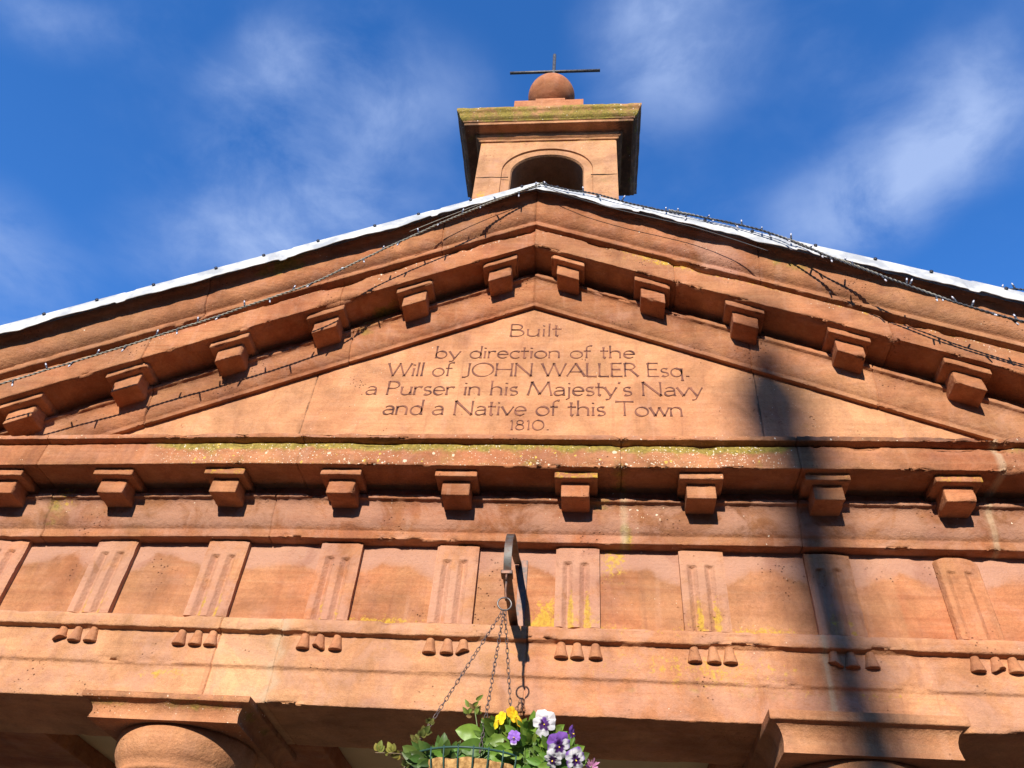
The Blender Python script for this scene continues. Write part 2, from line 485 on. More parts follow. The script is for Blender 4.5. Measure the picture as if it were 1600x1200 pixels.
def profile(pts, r=0.004, step=0.014):
    """pts (y,z) going outward and up -> dense points, normals, edge weights, original index position"""
    pts = [np.array(p[:2], float) for p in pts]
    out = []
    for i, p in enumerate(pts):
        if 0 < i < len(pts) - 1:
            a, b = pts[i - 1] - p, pts[i + 1] - p
            la, lb = np.linalg.norm(a), np.linalg.norm(b)
            cosang = (a @ b) / (la * lb)
            if cosang > -0.9:
                rr = min(r, la * .4, lb * .4)
                a1, b1 = p + a / la * rr, p + b / lb * rr
                cr = (-a[0] * b[1] + a[1] * b[0])
                mid = p * .4 + (a1 + b1) * .3
                conv = 1.0 if cr < 0 else 0.0
                out += [(a1, conv), (mid, conv), (b1, conv)]
                continue
        out.append((p, 0.0))
    Q, E = [out[0][0]], [out[0][1]]
    for (p, e), (q, f) in zip(out[:-1], out[1:]):
        L = np.linalg.norm(q - p); n = max(1, int(math.ceil(L / step)))
        for k in range(1, n + 1):
            s = k / n
            Q.append(p + (q - p) * s)
            dd = min(s * L if e else 9, (1 - s) * L if f else 9)
            E.append(max(0.0, 1 - dd / 0.022))
    Q = np.array(Q); E = np.array(E)
    T = np.gradient(Q, axis=0); T /= np.linalg.norm(T, axis=1)[:, None] + 1e-12
    N = np.stack([-T[:, 1], T[:, 0]], 1)
    return Q, N, E

def xsamples(x0, x1, step, joints=()):
    xs = list(np.linspace(x0, x1, int(abs(x1 - x0) / step) + 1))
    for j in joints:
        xs = [x for x in xs if abs(x - j) > 0.009]
        xs += [j - 0.008, j - 0.0035, j - 0.0015, j + 0.0015, j + 0.0035, j + 0.008]
    return np.array(sorted(x for x in xs if x0 - 1e-9 <= x <= x1 + 1e-9))
def blocks_of(X, joints, seed, spread=0.16):
    rng = np.random.RandomState(seed)
    js = sorted(joints); vals = 0.5 + (rng.rand(len(js) + 1) - 0.5) * 2 * spread
    return vals[np.searchsorted(js, X)], np.searchsorted(js, X)
def sag(x, z):
    """the old cornice has settled towards the left end"""
    return np.where(z > -0.2, -0.030 * sstep(-0.9, -2.6, x) + 0.006 * sstep(0.2, 1.5, x), 0.0)

def strip(name, pts, x0, x1, parent, joints=(), seed=1, slope=None, step=0.014, amp=0.0022, chip=0.010, rnd=0.004,
          mask=None, mortar=(), mcol=0.75, spread=0.16, tintf=None, sagged=False, pstep=0.014, rough=0.0012, damage=()):
    """a moulding: profile pts (y,z) run along x; slope = fall of z per metre away from x = 0"""
    Q, N, E = profile(pts, rnd, pstep)
    xs = xsamples(x0, x1, step, joints)
    nu, nv = len(xs), len(Q)
    X = np.repeat(xs, nv); Y = np.tile(Q[:, 0], nu); Z = np.tile(Q[:, 1], nu)
    NY = np.tile(N[:, 0], nu); NZ = np.tile(N[:, 1], nu); EE = np.tile(E, nu)
    P = np.stack([X, Y, Z], 1)
    d = amp * fbm(P, 5, seed) + rough * fbm(P, 45, seed + 3)
    ch = np.maximum(0, fbm(P * np.array([1, 1.6, 1.6]), 9, seed + 7, 4) - 0.12)
    d -= EE * (chip * 2.6 * ch + 0.0042 * np.abs(fbm(P, 60, seed + 9, 2)))
    for dx, dw, dd in damage:
        d -= EE * dd * bump1(X, dx, dw) * (0.7 + 0.8 * np.abs(fbm(P, 26, seed + 13)))
    tint, bi = blocks_of(X, joints, seed, spread)
    rng = np.random.RandomState(seed + 99)
    boff = (rng.rand(len(joints) + 2) - 0.5) * 0.005
    d += boff[bi]
    mort = np.zeros_like(X)
    for j in joints:
        jd = np.abs(X - j - 0.0)
        d -= (0.001 if j in mortar else 0.007) * (jd < 0.0021)
        if j in mortar:
            wdt = 0.010 + 0.006 * fbm(P, 14, seed + 31)
            mort = np.maximum(mort, mcol * sstep(wdt + 0.006, wdt * .5, jd))
    Y2 = Y + NY * d; Z2 = Z + NZ * d
    if slope is not None:
        Z2 = Z2 - slope * np.abs(X)
    if sagged:
        Z2 = Z2 + sag(X, Z)
    V = np.stack([X, Y2, Z2], 1)
    S = np.zeros((len(X), 4)); B = blk(len(X)); B[:, 0] = tint; B[:, 1] = mort
    hv = rng.rand(len(joints) + 2) * 0.30 - 0.10
    if mask: mask(X, Y, Z, NY, NZ, S, B)
    B[:, 2] = np.clip(B[:, 2] + hv[bi], 0, 1)
    Fc = gridfaces(nu, nv, flip=False).tolist()
    # closed ends (the back edges meet masonry behind)
    Fc.append(list(range(nv))); Fc.append([(nu - 1) * nv + k for k in range(nv)][::-1])
    # back closure
    for i in range(nu - 1):
        Fc.append([i * nv, i * nv + nv - 1, (i + 1) * nv + nv - 1, (i + 1) * nv])
    return build(name, V, Fc, STONE, parent, (0, 0, 0), S, B)

# ================================================================== THE BUILDING
HOUSE = thing('sandstone_portico', (0, 1.5, GZ), 'red sandstone portico with carved pediment, dentil blocks and small bell turret', 'building')
XL, XR = -3.0, 3.0

# ---- architrave: soffit, two fascias, projecting taenia
J_ARC = (-2.36, -1.155, -0.905, 0.06, 1.160, 2.42)
def m_arc(X, Y, Z, NY, NZ, S, B):
    front = NY < -0.4
    P = np.stack([X, Y, Z], 1)
    sandy = (X > -1.155) & (X < -0.905)
    B[:, 2] = np.where(sandy, 0.95, 0.36 + 0.25 * sstep(0.3, -1.8, X))
    B[:, 0] = np.where(sandy, 0.66, B[:, 0] + 0.06)
    S[:, 3] = 0.55 * front
    y = 0.34 * bump1(X, -0.2, 0.5) * sstep(-0.54, -0.44, Z) * sstep(-0.42, -0.46, Z)
    y += 0.62 * bump1(X, -1.33, 0.16) * bump1(Z, -0.585, 0.03)
    y += 0.40 * bump1(X, 0.75, 0.45) * bump1(Z, -0.50, 0.07)
    y += 0.34 * bump1(X, 1.35, 0.35) * bump1(Z, -0.575, 0.03)
    y += 0.25 * bump1(X, 0.55, 0.4) * bump1(Z, -0.365, 0.02)
    y += 0.16 * bump1(X, 0.4, 0.9)
    S[:, 0] = np.where(front, np.clip(y, 0, 0.8), 0)
    S[:, 1] = np.where(front, 0.10 * sstep(0.1, 1.0, X), 0)
    S[:, 2] = np.where(front, 0.22 * bump1(Z, -0.575, 0.03) + 0.10 * bump1(X, 0.9, 0.5), 0)
    B[:, 3] = np.where(front, 0.22 * bump1(Z, -0.365, 0.03) + 0.2 * sstep(1.2, 2.4, X) * bump1(Z, -0.40, 0.02), 0.15)
    mo = bump1(X, -0.905 + 0.015 * np.sin(Z * 60), 0.018) * 0.85
    B[:, 1] = np.maximum(B[:, 1], np.where(front, mo, 0))
ARCH = strip('architrave', [(0.46, -0.60), (0.46, -0.684), (0.012, -0.684), (0.012, -0.553), (0.0, -0.546), (0.0, -0.418),
                     (-0.029, -0.414), (-0.029, -0.366), (-0.004, -0.351), (0.10, -0.349)],
      XL, XR, HOUSE, J_ARC, 3, mask=m_arc, mortar=(1.160,), rnd=0.005, chip=0.012)
ARCH['label'] = 'red sandstone beam with one pale sandy replacement stone'

# ---- frieze (metope plane)
def m_fri(X, Y, Z, NY, NZ, S, B):
    P = np.stack([X, Y, Z], 1)
    cell = X * 2 - np.floor(X * 2 + 0.25)          # metope centre ~0.25
    y = 0.80 * bump1(X, 0.13, 0.075) * sstep(-0.10, -0.30, Z)
    y += 0.50 * sstep(-0.29, -0.345, Z) * sstep(-1.0, -0.8, X) * sstep(1.3, 1.0, X)
    y += 0.55 * bump1(X, 0.40, 0.07) * sstep(-0.22, -0.03, Z)
    y += 0.40 * bump1(X, 0.55, 0.22)*bump1(X,0.34,0.10)
    y += 0.30 * bump1(X, 0.95, 0.14) * sstep(-0.2, -0.33, Z)
    y += 0.22 * bump1(X, -0.55, 0.16) * sstep(-0.2, -0.33, Z)
    S[:, 0] = np.clip(y, 0, 0.85)
    S[:, 1] = 0.14 * bump1(X, 0.5, 0.6) + 0.10 * sstep(-0.25, -0.34, Z) * sstep(0.6, 1.0, X)
    cx_ = np.abs(X * 2 - np.round(X * 2)) / 2        # arch-shaped bleached head of every panel
    top = sstep(-0.13, -0.045, Z - 0.05 * sstep(0.03, 0.16, cx_) * -1 + 0.05 * fbm(P, 7, 4))
    S[:, 3] = 0.22 + 0.72 * top
    B[:, 0] = B[:, 0] - 0.01 - 0.20 * top
    B[:, 2] = 0.16 + 0.20 * vnoise(np.stack([np.floor(X * 2 + 0.0), X * 0, X * 0], 1) , 1.0, 8)
    B[:, 3] = 0.10 + 0.12 * sstep(1.4, 2.4, X)
strip('frieze', [(0.30, -0.37), (0.028, -0.37), (0.027, 0.03), (0.30, 0.03)], XL, XR, HOUSE,
      tuple(np.arange(-2.25, 2.6, 0.5)), 11, mask=m_fri, chip=0.0, amp=0.0018, spread=0.09)

# ---- triglyphs with guttae
TRI_X = [0.25 + 0.5 * k for k in range(-6, 6)]
def make_triglyph(x, idx):
    H, W, D = 0.348, 0.178, 0.0285
    worn = {1.75: 0.85, 1.25: 0.40, 0.75: 0.12}.get(round(x, 2), 0.0)
    nu, nv = 64, 84
    u = np.linspace(-W / 2, W / 2, nu); v = np.linspace(0, 1, nv) ** 1.0 * -H - 0.0005
    Ug, Vg = np.meshgrid(u, v, indexing='ij')
    X = Ug.ravel(); Z = Vg.ravel()
    P = np.stack([X + x, X * 0, Z], 1)
    dep = np.zeros_like(X)
    topz = -0.068
    for c in (-0.040, 0.029):
        wv = 0.0215
        g = np.clip(1 - np.abs(X - c) / wv, 0, 1)
        g = g ** 0.9
        dep += g * sstep(topz + 0.002, topz - 0.003, Z + 0.004 * fbm(P, 30, idx))
    Yf = -0.0005 + dep * 0.0190 * (1 - 0.35 * worn)
    Yf -= 0.0016 * fbm(P, 8, idx) + 0.001 * fbm(P, 50, idx + 2)
    ed = np.minimum(W / 2 - np.abs(X), 0.02)
    chips = np.maximum(0, fbm(P, 13, idx + 4, 4) - 0.1)
    Yf += sstep(0.016, 0.0, ed) * (0.012 * chips + 0.002)
    if worn:                                    # weathered: the right edge has melted into the panel
        Yf += worn * 0.022 * sstep(0.0, W / 2, X)
        rt = np.hypot(np.maximum(0, np.abs(X) - W / 2 + 0.05) / 0.05, np.maximum(0, Z + 0.03) / 0.03)
        Yf += max(0.0, worn - 0.3) * 0.05 * sstep(0.75, 1.15, rt)
    Yf = np.minimum(Yf, D + 0.002)
    lean = 0.0
    V = np.stack([X + lean * Z, Yf, Z], 1)
    parts = [(V, gridfaces(nu, nv, flip=True))]
    # sides back to the panel
    for s, col in ((-1, 0), (1, nu - 1)):
        f = V[col * nv:(col + 1) * nv]
        b = f.copy(); b[:, 1] = D + 0.004
        SV = np.vstack([f, b]); n = nv
        q = [[i, i + 1, n + i + 1, n + i] for i in range(n - 1)]
        parts.append((SV, q if s < 0 else [k[::-1] for k in q]))
    for row, sg in ((0, 1), (nv - 1, -1)):
        f = V[row::nv]; b = f.copy(); b[:, 1] = D + 0.004
        q = [[i, i + 1, nu + i + 1, nu + i] for i in range(nu - 1)]
        parts.append((np.vstack([f, b]), q if sg < 0 else [k[::-1] for k in q]))
    Vv, Fc = join(parts)
    n = len(Vv)
    S = np.zeros((n, 4)); rng = np.random.RandomState(idx + 40)
    pv = Vv
    low = sstep(-0.16, -0.34, pv[:, 2])
    chan = np.clip(bump1(pv[:, 0], -0.026, 0.012) + bump1(pv[:, 0], 0.038, 0.012), 0, 1)
    yy = {0.25: 1.0, 0.75: 0.8, -0.25: 0.35, -0.75: 0.55, -1.25: 0.65, -1.75: 0.6, 1.25: 0.5}.get(round(x, 2), 0.1)
    S[:, 0] = np.clip(yy * (0.72 * chan * sstep(-0.10, -0.26, pv[:, 2]) + 0.45 * low), 0, 0.85)
    S[:, 3] = 0.72 + 0.25 * fbm(np.stack([Vv[:, 0] + x, Vv[:, 1], Vv[:, 2]], 1), 7, idx) - 0.3 * worn
    B = blk(n, 0.62 + (rng.rand() - .5) * 0.12, 0, 0.15 + 0.25 * rng.rand())
    B[:, 3] = 0.20 * sstep(-0.07, 0.0, pv[:, 2]) * worn + 0.10
    if round(x, 2) == 1.25:
        B[:, 3] = 0.30; B[:, 0] = 0.44  # darker tone painted in for the lamp shadow across this triglyph
    t = build('triglyph', Vv, Fc, STONE, HOUSE, (x, 0, 0), S, B)
    if worn > 0.7: t['label'] = 'weathered triglyph with worn right edge'
    return t
TRIS = [make_triglyph(x, i) for i, x in enumerate(TRI_X)]
def gutta_mesh(seed, broken):
    prof = [(0.0150, 0.001), (0.0168, -0.010), (0.0195, -0.025), (0.0230, -0.039), (0.0266, -0.052), (0.0270, -0.057), (0.0255, -0.0585)]
    V, Fc = lathe(prof, 22)
    V = V + 0.0009 * np.stack([fbm(V + seed, 40, seed), fbm(V - seed, 40, seed + 1), 0.6 * fbm(V, 40, seed + 2)], 1)
    if broken:
        c = sstep(0.0, 0.02, V[:, 0] * math.cos(seed) - V[:, 1] * abs(math.sin(seed)) + 0.01) * sstep(-0.035, -0.06, V[:, 2])
        V[:, 2] += 0.022 * c * (0.6 + 0.6 * np.abs(fbm(V, 60, seed)))
    return V, Fc
GUT = []
for k, br in enumerate((0, 0, 1, 0, 0, 1, 0)):
    V, Fc = gutta_mesh(k + 1, br)
    S = np.zeros((len(V), 4)); S[:, 3] = 0.4; S[:, 0] = 0.10
    me_o = (V, Fc, S, blk(len(V), 0.5 + 0.03 * (k % 3), 0, 0.25, 0.12))
    GUT.append(me_o)
gproto = {}
gi = 0
for i, t in enumerate(TRIS):
    for k in (-1, 0, 1):
        v = [0, 3, 2, 4, 1, 6, 5, 0, 3, 1, 4][gi % 11]; gi += 1
        pos = (TRI_X[i] + 0.004 + k * 0.0645 + 0.003 * math.sin(gi * 3.1), -0.001, -0.4175)
        if v not in gproto:
            gproto[v] = build('gutta', GUT[v][0], GUT[v][1], STONE, t, pos, GUT[v][2], GUT[v][3])
        else:
            dup(gproto[v], t, pos)

# ---- bed moulding of the cornice
J_BED = (-2.10, -1.07, 0.440, 1.155, 1.905)
def m_bed(X, Y, Z, NY, NZ, S, B):
    P = np.stack([X, Y, Z], 1)
    mo = (Z > 0.055)
    S[:, 3] = np.where(mo, 0.64, 0.50)
    S[:, 1] = np.where(mo, 0.10 + 0.25 * bump1(X, 0.5, 0.13) + 0.1 * bump1(X, -0.1, 0.3), 0.05)
    S[:, 2] = np.where(mo, 0.95 * bump1(X, 0.445, 0.035) * sstep(0.17, 0.05, Z) + 0.55 * bump1(X, 0.32, 0.10) * sstep(0.1, 0.17, Z)
                       + 0.5 * bump1(X, -2.08, 0.07), 0.75 * bump1(X, 0.45, 0.035))
    S[:, 0] = np.where(mo, 0.60 * bump1(X, -2.05, 0.07) * sstep(0.08, 0.17, Z), 0.45 * bump1(X, 0.46, 0.05))
    B[:, 0] = np.where(mo, B[:, 0] - 0.40, B[:, 0] - 0.04)
    B[:, 2] = 0.10
    B[:, 3] = np.where(mo, 0.14 + 0.16 * sstep(0.075, 0.055, Z), 0.05)
strip('bed_moulding', [(0.20, 0.006), (-0.0285, 0.008), (-0.0285, 0.046), (-0.034, 0.051), (-0.041, 0.061), (-0.049, 0.080), (-0.054, 0.105),
                       (-0.056, 0.135), (-0.060, 0.160), (-0.068, 0.174), (-0.086, 0.177), (-0.086, 0.197), (-0.060, 0.203), (-0.056, 0.250), (0.2, 0.250)],
      XL, XR, HOUSE, J_BED, 21, mask=m_bed, mortar=(1.905, 0.440), sagged=True, chip=0.012, rough=0.0018)

# ---- corona with the ledge
J_COR = (-2.125, -0.95, 0.430, 1.150, 1.930)
def m_cor(X, Y, Z, NY, NZ, S, B):
    P = np.stack([X, Y, Z], 1)
    front = (Y < -0.225) & (NY < -0.3) & (Z < 0.37)
    inr = sstep(-1.78, -1.45, X) * sstep(1.25, 1.02, X)
    rr = sstep(1.9, 2.0, X)
    hi = sstep(0.30, 0.352, Z)
    S[:, 2] = np.where(front, (0.95 * hi * (0.55 + 0.4 * bump1(X, -1.3, 0.3) + 0.35 * bump1(X, -0.6, 0.25) + 0.35 * bump1(X, 0.9, 0.3)) + 0.22) * inr + 0.5 * hi * rr + 0.12, 0)
    S[:, 1] = np.where(front, 0.95 * inr * (0.55 + 0.45 * fbm(P, 2.4, 5)) + 0.10 + 0.3 * rr, 0)
    S[:, 0] = np.where(front, 0.44 * inr * (0.6 + 0.5 * fbm(P, 3.0, 9)), 0)
    S[:, 3] = np.where(front, 0.3, 0.0); B[:, 0] = B[:, 0] - 0.08
    ledge = (Z >= 0.372) & (NY < -0.3)
    B[:, 3] = np.where(ledge, 0.42 + 0.25 * sstep(0.8, 1.1, X), np.where(front, 0.12 * inr + 0.12 * sstep(1.0, 1.2, X), 0.1))
    S[:, 1] = np.where(ledge, 0.30, S[:, 1])
    S[:, 3] = np.where(ledge, 0.5, S[:, 3])
    und = NZ < -0.6
    S[:, 2] = np.where(und, 0.5 * bump1(X, 0.43, 0.05), S[:, 2])
strip('corona', [(0.0, 0.241), (-0.240, 0.241), (-0.240, 0.353), (-0.216, 0.366), (-0.214, 0.3665), (-0.262, 0.368), (-0.262, 0.394), (0.05, 0.412)],
      XL, XR, HOUSE, J_COR, 31, damage=((0.43, 0.025, 0.02), (-0.62, 0.06, 0.012), (1.95, 0.03, 0.03), (-1.22, 0.03, 0.012)), mask=m_cor, mortar=(1.930,), sagged=True, chip=0.014)

# ---- mutules of the level cornice: plate with a block under it
def stonebox(name, hx, hy, hz, parent, pos, seed, shear=0.0, tint=0.5, yellow=0.0, white=0.0, grime=0.14, sandy=0.15, chip=0.012, pale=0.25):
    V, Fc = rough_box(hx, hy, hz, 0.005, 0.012, 0.0014, chip, seed, shear)
    n = len(V)
    S = np.zeros((n, 4)); f = V[:, 1] < -hy + 0.008
    S[:, 0] = np.where(f, yellow, 0); S[:, 1] = np.where(f, white, 0); S[:, 3] = pale
    return build(name, V, Fc, STONE, parent, pos, S, blk(n, tint, 0, sandy, grime))
MUT_X = [-2.86, -2.379, -1.777, -1.275, -0.76, -0.262, 0.242, 0.754, 1.256, 1.762, 2.27, 2.78]
MUT_X[1] = -2.285
yel = {0.242: 0.60, -1.275: 0.5, -0.262: 0.2, 1.256: 0.35, 1.762: 0.5, 0.754: 0.25, -0.76: 0.2, -1.777: 0.4}
for i, x in enumerate(MUT_X):
    dz = float(sag(np.array([x]), np.array([0.2]))[0])
    pl = stonebox('mutule', 0.0895, 0.080, 0.0165, HOUSE, (x, -0.1285, 0.2255 + dz), i + 50, 0, 0.46 + 0.06 * math.sin(i * 1.9), yel.get(x, 0.2), 0.25 if x == 0.242 else 0.1)
    stonebox('mutule_block', 0.0595, 0.074, 0.036, pl, (x + 0.003 * math.sin(i * 5), -0.098, 0.175 + dz), i + 80, 0, 0.44 + 0.10 * math.sin(i * 2.3), 0.0, 0.05, sandy=0.1)

# ---- tympanum with the inscription
SLP = (0.455, 0.436)
def slope_at(x): return np.where(x < 0, SLP[0], SLP[1])
def tympanum():
    js = (-1.089, 1.099)
    xs = xsamples(-2.5, 2.5, 0.02, js + (0.0,)); nv = 56
    V = []; 
    for x in xs:
        top = 1.53 - float(slope_at(np.array(x))) * abs(x)
        z0 = 0.36
        zs = np.linspace(z0, max(top, z0 + 0.01), nv)
        V.append(np.stack([np.full(nv, x), np.zeros(nv), zs], 1))
    V = np.vstack(V)
    d = 0.0014 * fbm(V, 6, 77) + 0.0006 * fbm(V, 40, 78)
    for j in js: d = d - 0.005 * (np.abs(V[:, 0] - j + 0.006 * np.sin(V[:, 2] * 3)) < 0.0032)
    V[:, 1] = -d
    n = len(V)
    S = np.zeros((n, 4)); X, Z = V[:, 0], V[:, 2]
    S[:, 1] = 0.16 + 0.14 * fbm(V, 2.0, 4)
    S[:, 0] = 0.20 * sstep(0.1, 0.6, fbm(V, 1.7, 8) + 0.25)
    S[:, 3] = 0.30
    side = (np.abs(X) > 1.09)
    B = blk(n, 0.67); B[:, 2] = np.where(side, 0.62, 0.48)
    B[:, 0] = np.where(X < -1.089, 0.64, np.where(X > 1.099, 0.60, 0.68))
    B[:, 3] = 0.30 * bump1(Z, 0.39, 0.05) * sstep(-0.6, 0.2, X) + 0.0
    for j in js:
        B[:, 3] = np.maximum(B[:, 3], 0.8 * (np.abs(X - j + 0.006 * np.sin(Z * 3)) < 0.004))
    f = gridfaces(len(xs), nv, flip=False)
    return build('tympanum', V, f, STONE, HOUSE, (0, 0, 0), S, B)
TYMP = tympanum()

def arc(cx, cy, rx, ry, a0, a1, n=14):
    a = np.radians(np.linspace(a0, a1, n))
    return [(cx + rx * math.cos(t), cy + ry * math.sin(t)) for t in a]
X_ = 0.60
G = {   # single-stroke letters: (advance, strokes); cap height 1
 'B': (.62, [[(.06, 0), (.06, 1)], [(.06, 1), (.26, 1)] + arc(.26, .77, .20, .23, 90, -90) + [(.06, .54)], [(.06, .54), (.28, .54)] + arc(.28, .27, .25, .27, 90, -90) + [(.06, 0)]]),
 'u': (.56, [[(.06, X_), (.06, .20)] + arc(.25, .20, .19, .20, 180, 330) , [(.46, X_), (.46, 0)], [(.41, .10), (.46, .2)]]),
 'i': (.20, [[(.09, X_), (.09, 0)], [(.085, .84), (.095, .90)]]),
 'l': (.20, [[(.09, 1.06), (.09, 0)]]),
 't': (.36, [[(.14, .92), (.14, .06), (.22, .0)], [(.0, X_), (.34, X_)]]),
 'b': (.60, [[(.06, 1.06), (.06, 0)], arc(.28, .30, .23, .31, 90, -270, 24)]),
 'y': (.54, [[(.02, X_), (.26, .0)], [(.50, X_), (.20, -.26), (.06, -.30)]]),
 'd': (.60, [[(.52, 1.06), (.52, 0)], arc(.29, .30, .23, .31, 90, 450, 24)]),
 'r': (.40, [[(.06, X_), (.06, 0)], [(.06, .40)] + arc(.24, .38, .17, .22, 150, 50, 8)]),
 'e': (.54, [[(.06, .32), (.48, .32)] + arc(.27, .31, .22, .31, 3, 318, 20)]),
 'c': (.50, [arc(.28, .30, .23, .31, 48, 315, 20)]),
 'o': (.60, [arc(.29, .30, .25, .31, 90, 450, 26)]),
 'n': (.58, [[(.06, X_), (.06, 0)], [(.06, .42)] + arc(.27, .40, .20, .21, 165, 0, 12) + [(.47, 0)]]),
 'f': (.36, [[(.12, 0), (.12, .82)] + arc(.30, .84, .18, .22, 180, 70, 10), [(0, X_), (.30, X_)]]),
 'h': (.58, [[(.06, 1.06), (.06, 0)], [(.06, .42)] + arc(.27, .40, .20, .21, 165, 0, 12) + [(.47, 0)]]),
 'W': (1.12, [[(.02, 1), (.30, 0)], [(.30, 0), (.55, 1)], [(.55, 1), (.82, 0)], [(.82, 0), (1.08, 1)]]),
 'J': (.48, [[(.36, 1), (.36, .12)] + arc(.16, .12, .20, .20, 0, -110, 12)]),
 'O': (1.04, [arc(.51, .50, .47, .52, 90, 450, 40)]),
 'H': (.86, [[(.08, 0), (.08, 1)], [(.76, 0), (.76, 1)], [(.08, .52), (.76, .52)]]),
 'N': (.88, [[(.08, 0), (.08, 1)], [(.08, 1), (.78, 0)], [(.78, 0), (.78, 1)]]),
 'A': (.82, [[(.02, 0), (.40, 1)], [(.40, 1), (.80, 0)], [(.14, .34), (.66, .34)]]),
 'L': (.54, [[(.08, 1), (.08, 0)], [(.08, 0), (.50, 0)]]),
 'E': (.58, [[(.08, 0), (.08, 1)], [(.08, 1), (.52, 1)], [(.08, .53), (.46, .53)], [(.08, 0), (.54, 0)]]),
 'R': (.66, [[(.08, 0), (.08, 1)], [(.08, 1), (.28, 1)] + arc(.28, .76, .22, .24, 90, -90) + [(.08, .52)], [(.30, .52), (.64, 0)]]),
 's': (.42, [arc(.21, .455, .145, .15, 40, 260, 12) + arc(.21, .155, .15, .155, 85, -140, 12)]),
 'q': (.60, [[(.52, X_), (.52, -.32)], arc(.29, .30, .23, .31, 90, 450, 24)]),
 '.': (.30, [[(.16, .0), (.16, .05)]]),
 'a': (.54, [[(.45, 0), (.45, .40)] + arc(.27, .41, .18, .20, 0, 150, 10), [(.45, .36), (.22, .34)] + arc(.22, .17, .16, .17, 90, 270, 10) + [(.45, .10)]]),
 'P': (.60, [[(.08, 0), (.08, 1)], [(.08, 1), (.28, 1)] + arc(.28, .74, .24, .26, 90, -90) + [(.08, .48)]]),
 'm': (.90, [[(.06, X_), (.06, 0)]]),
 'M': (1.06, [[(.04, 0), (.18, 1)], [(.18, 1), (.52, .08)], [(.52, .08), (.86, 1)], [(.86, 1), (1.0, 0)]]),
 'j': (.22, [[(.12, X_), (.12, -.18), (.0, -.30)], [(.115, .84), (.125, .90)]]),
 "'": (.20, [[(.09, 1.0), (.07, .86)]]),
 'v': (.52, [[(.02, X_), (.26, 0)], [(.26, 0), (.50, X_)]]),
 'T': (.78, [[(.39, 0), (.39, 1)], [(.02, 1), (.76, 1)]]),
 'w': (.78, [[(.02, X_), (.22, 0)], [(.22, 0), (.39, X_)], [(.39, X_), (.58, 0)], [(.58, 0), (.76, X_)]]),
 '1': (.36, [[(.10, .88), (.20, 1), (.20, 0)]]),
 '8': (.56, [arc(.27, .76, .18, .22, -90, 270, 20), arc(.27, .27, .22, .27, 90, 450, 22)]),
 '0': (.74, [arc(.36, .50, .31, .50, 90, 450, 30)]),
 ' ': (.34, []),
}
def letter_line(text, x0, x1, zbase, cap, seed):
    asp = 1.0
    total = sum(G[c][0] for c in text) - 0.1
    track = 0.0
    sx = (x1 - x0) / (total + track * (len(text) - 1))
    parts = []; cx = 0.0; rng = np.random.RandomState(seed)
    def flush():
        if parts:
            V, Fc = join(parts)
            build('inscription_word', V, Fc, M_LETTER, TYMP, (0, 0, 0), smooth=False)
            parts.clear()
    nib = math.radians(33)
    for c in text:
        adv, strokes = G[c]
        for s in strokes:
            p = np.array([(x0 + (cx + a) * sx, zbase + b * cap) for a, b in s])
            # resample
            q = [p[0]]
            for a, b in zip(p[:-1], p[1:]):
                n = max(1, int(np.linalg.norm(b - a) / 0.006))
                q += [a + (b - a) * k / n for k in range(1, n + 1)]
            q = np.array(q); T = np.gradient(q, axis=0); T /= np.linalg.norm(T, axis=1)[:, None] + 1e-9
            Nn = np.stack([-T[:, 1], T[:, 0]], 1)
            ang = np.arctan2(T[:, 1], T[:, 0])
            wd = cap * (0.013 + 0.046 * np.abs(np.sin(ang - nib)) ** 1.2)
            q3 = np.stack([q[:, 0], q[:, 0] * 0, q[:, 1]], 1)
            wd = wd * (0.92 + 0.28 * fbm(q3, 30, seed, 2))
            n = len(q)
            t_ = np.minimum(np.arange(n), np.arange(n)[::-1])
            wd = wd * (1 + 0.65 * np.exp(-t_ / 1.1))     # flared stroke ends
            L = q + Nn * wd[:, None]; R = q - Nn * wd[:, None]
            Vf = np.vstack([np.stack([A[:, 0], np.full(n, -0.0030), A[:, 1]], 1) for A in (L, R)] +
                           [np.stack([A[:, 0], np.full(n, 0.004), A[:, 1]], 1) for A in (L, R)])
            f = []
            for i in range(n - 1):
                f += [[i, i + 1, n + i + 1, n + i], [2 * n + i, 2 * n + i + 1, i + 1, i], [n + i, n + i + 1, 3 * n + i + 1, 3 * n + i]]
            f += [[0, n, 3 * n, 2 * n], [n - 1, 3 * n - 1, 4 * n - 1, 2 * n - 1]]
            parts.append((Vf, f))
        cx += adv + track
        if c == ' ': flush()
    flush()
for args in (("Built", -0.123, 0.140, 1.270, 0.090, 1), ("by direction of the", -0.501, 0.519, 1.109, 0.083, 2),
             ("Will of JOHN WALLER Esq.", -0.734, 0.784, 0.981, 0.090, 3), ("a Purser in his Majesty's Navy", -0.822, 0.834, 0.853, 0.090, 4),
             ("and a Native of this Town", -0.711, 0.732, 0.724, 0.090, 5), ("1810.", -0.085, 0.106, 0.633, 0.060, 6)):
    letter_line(*args)

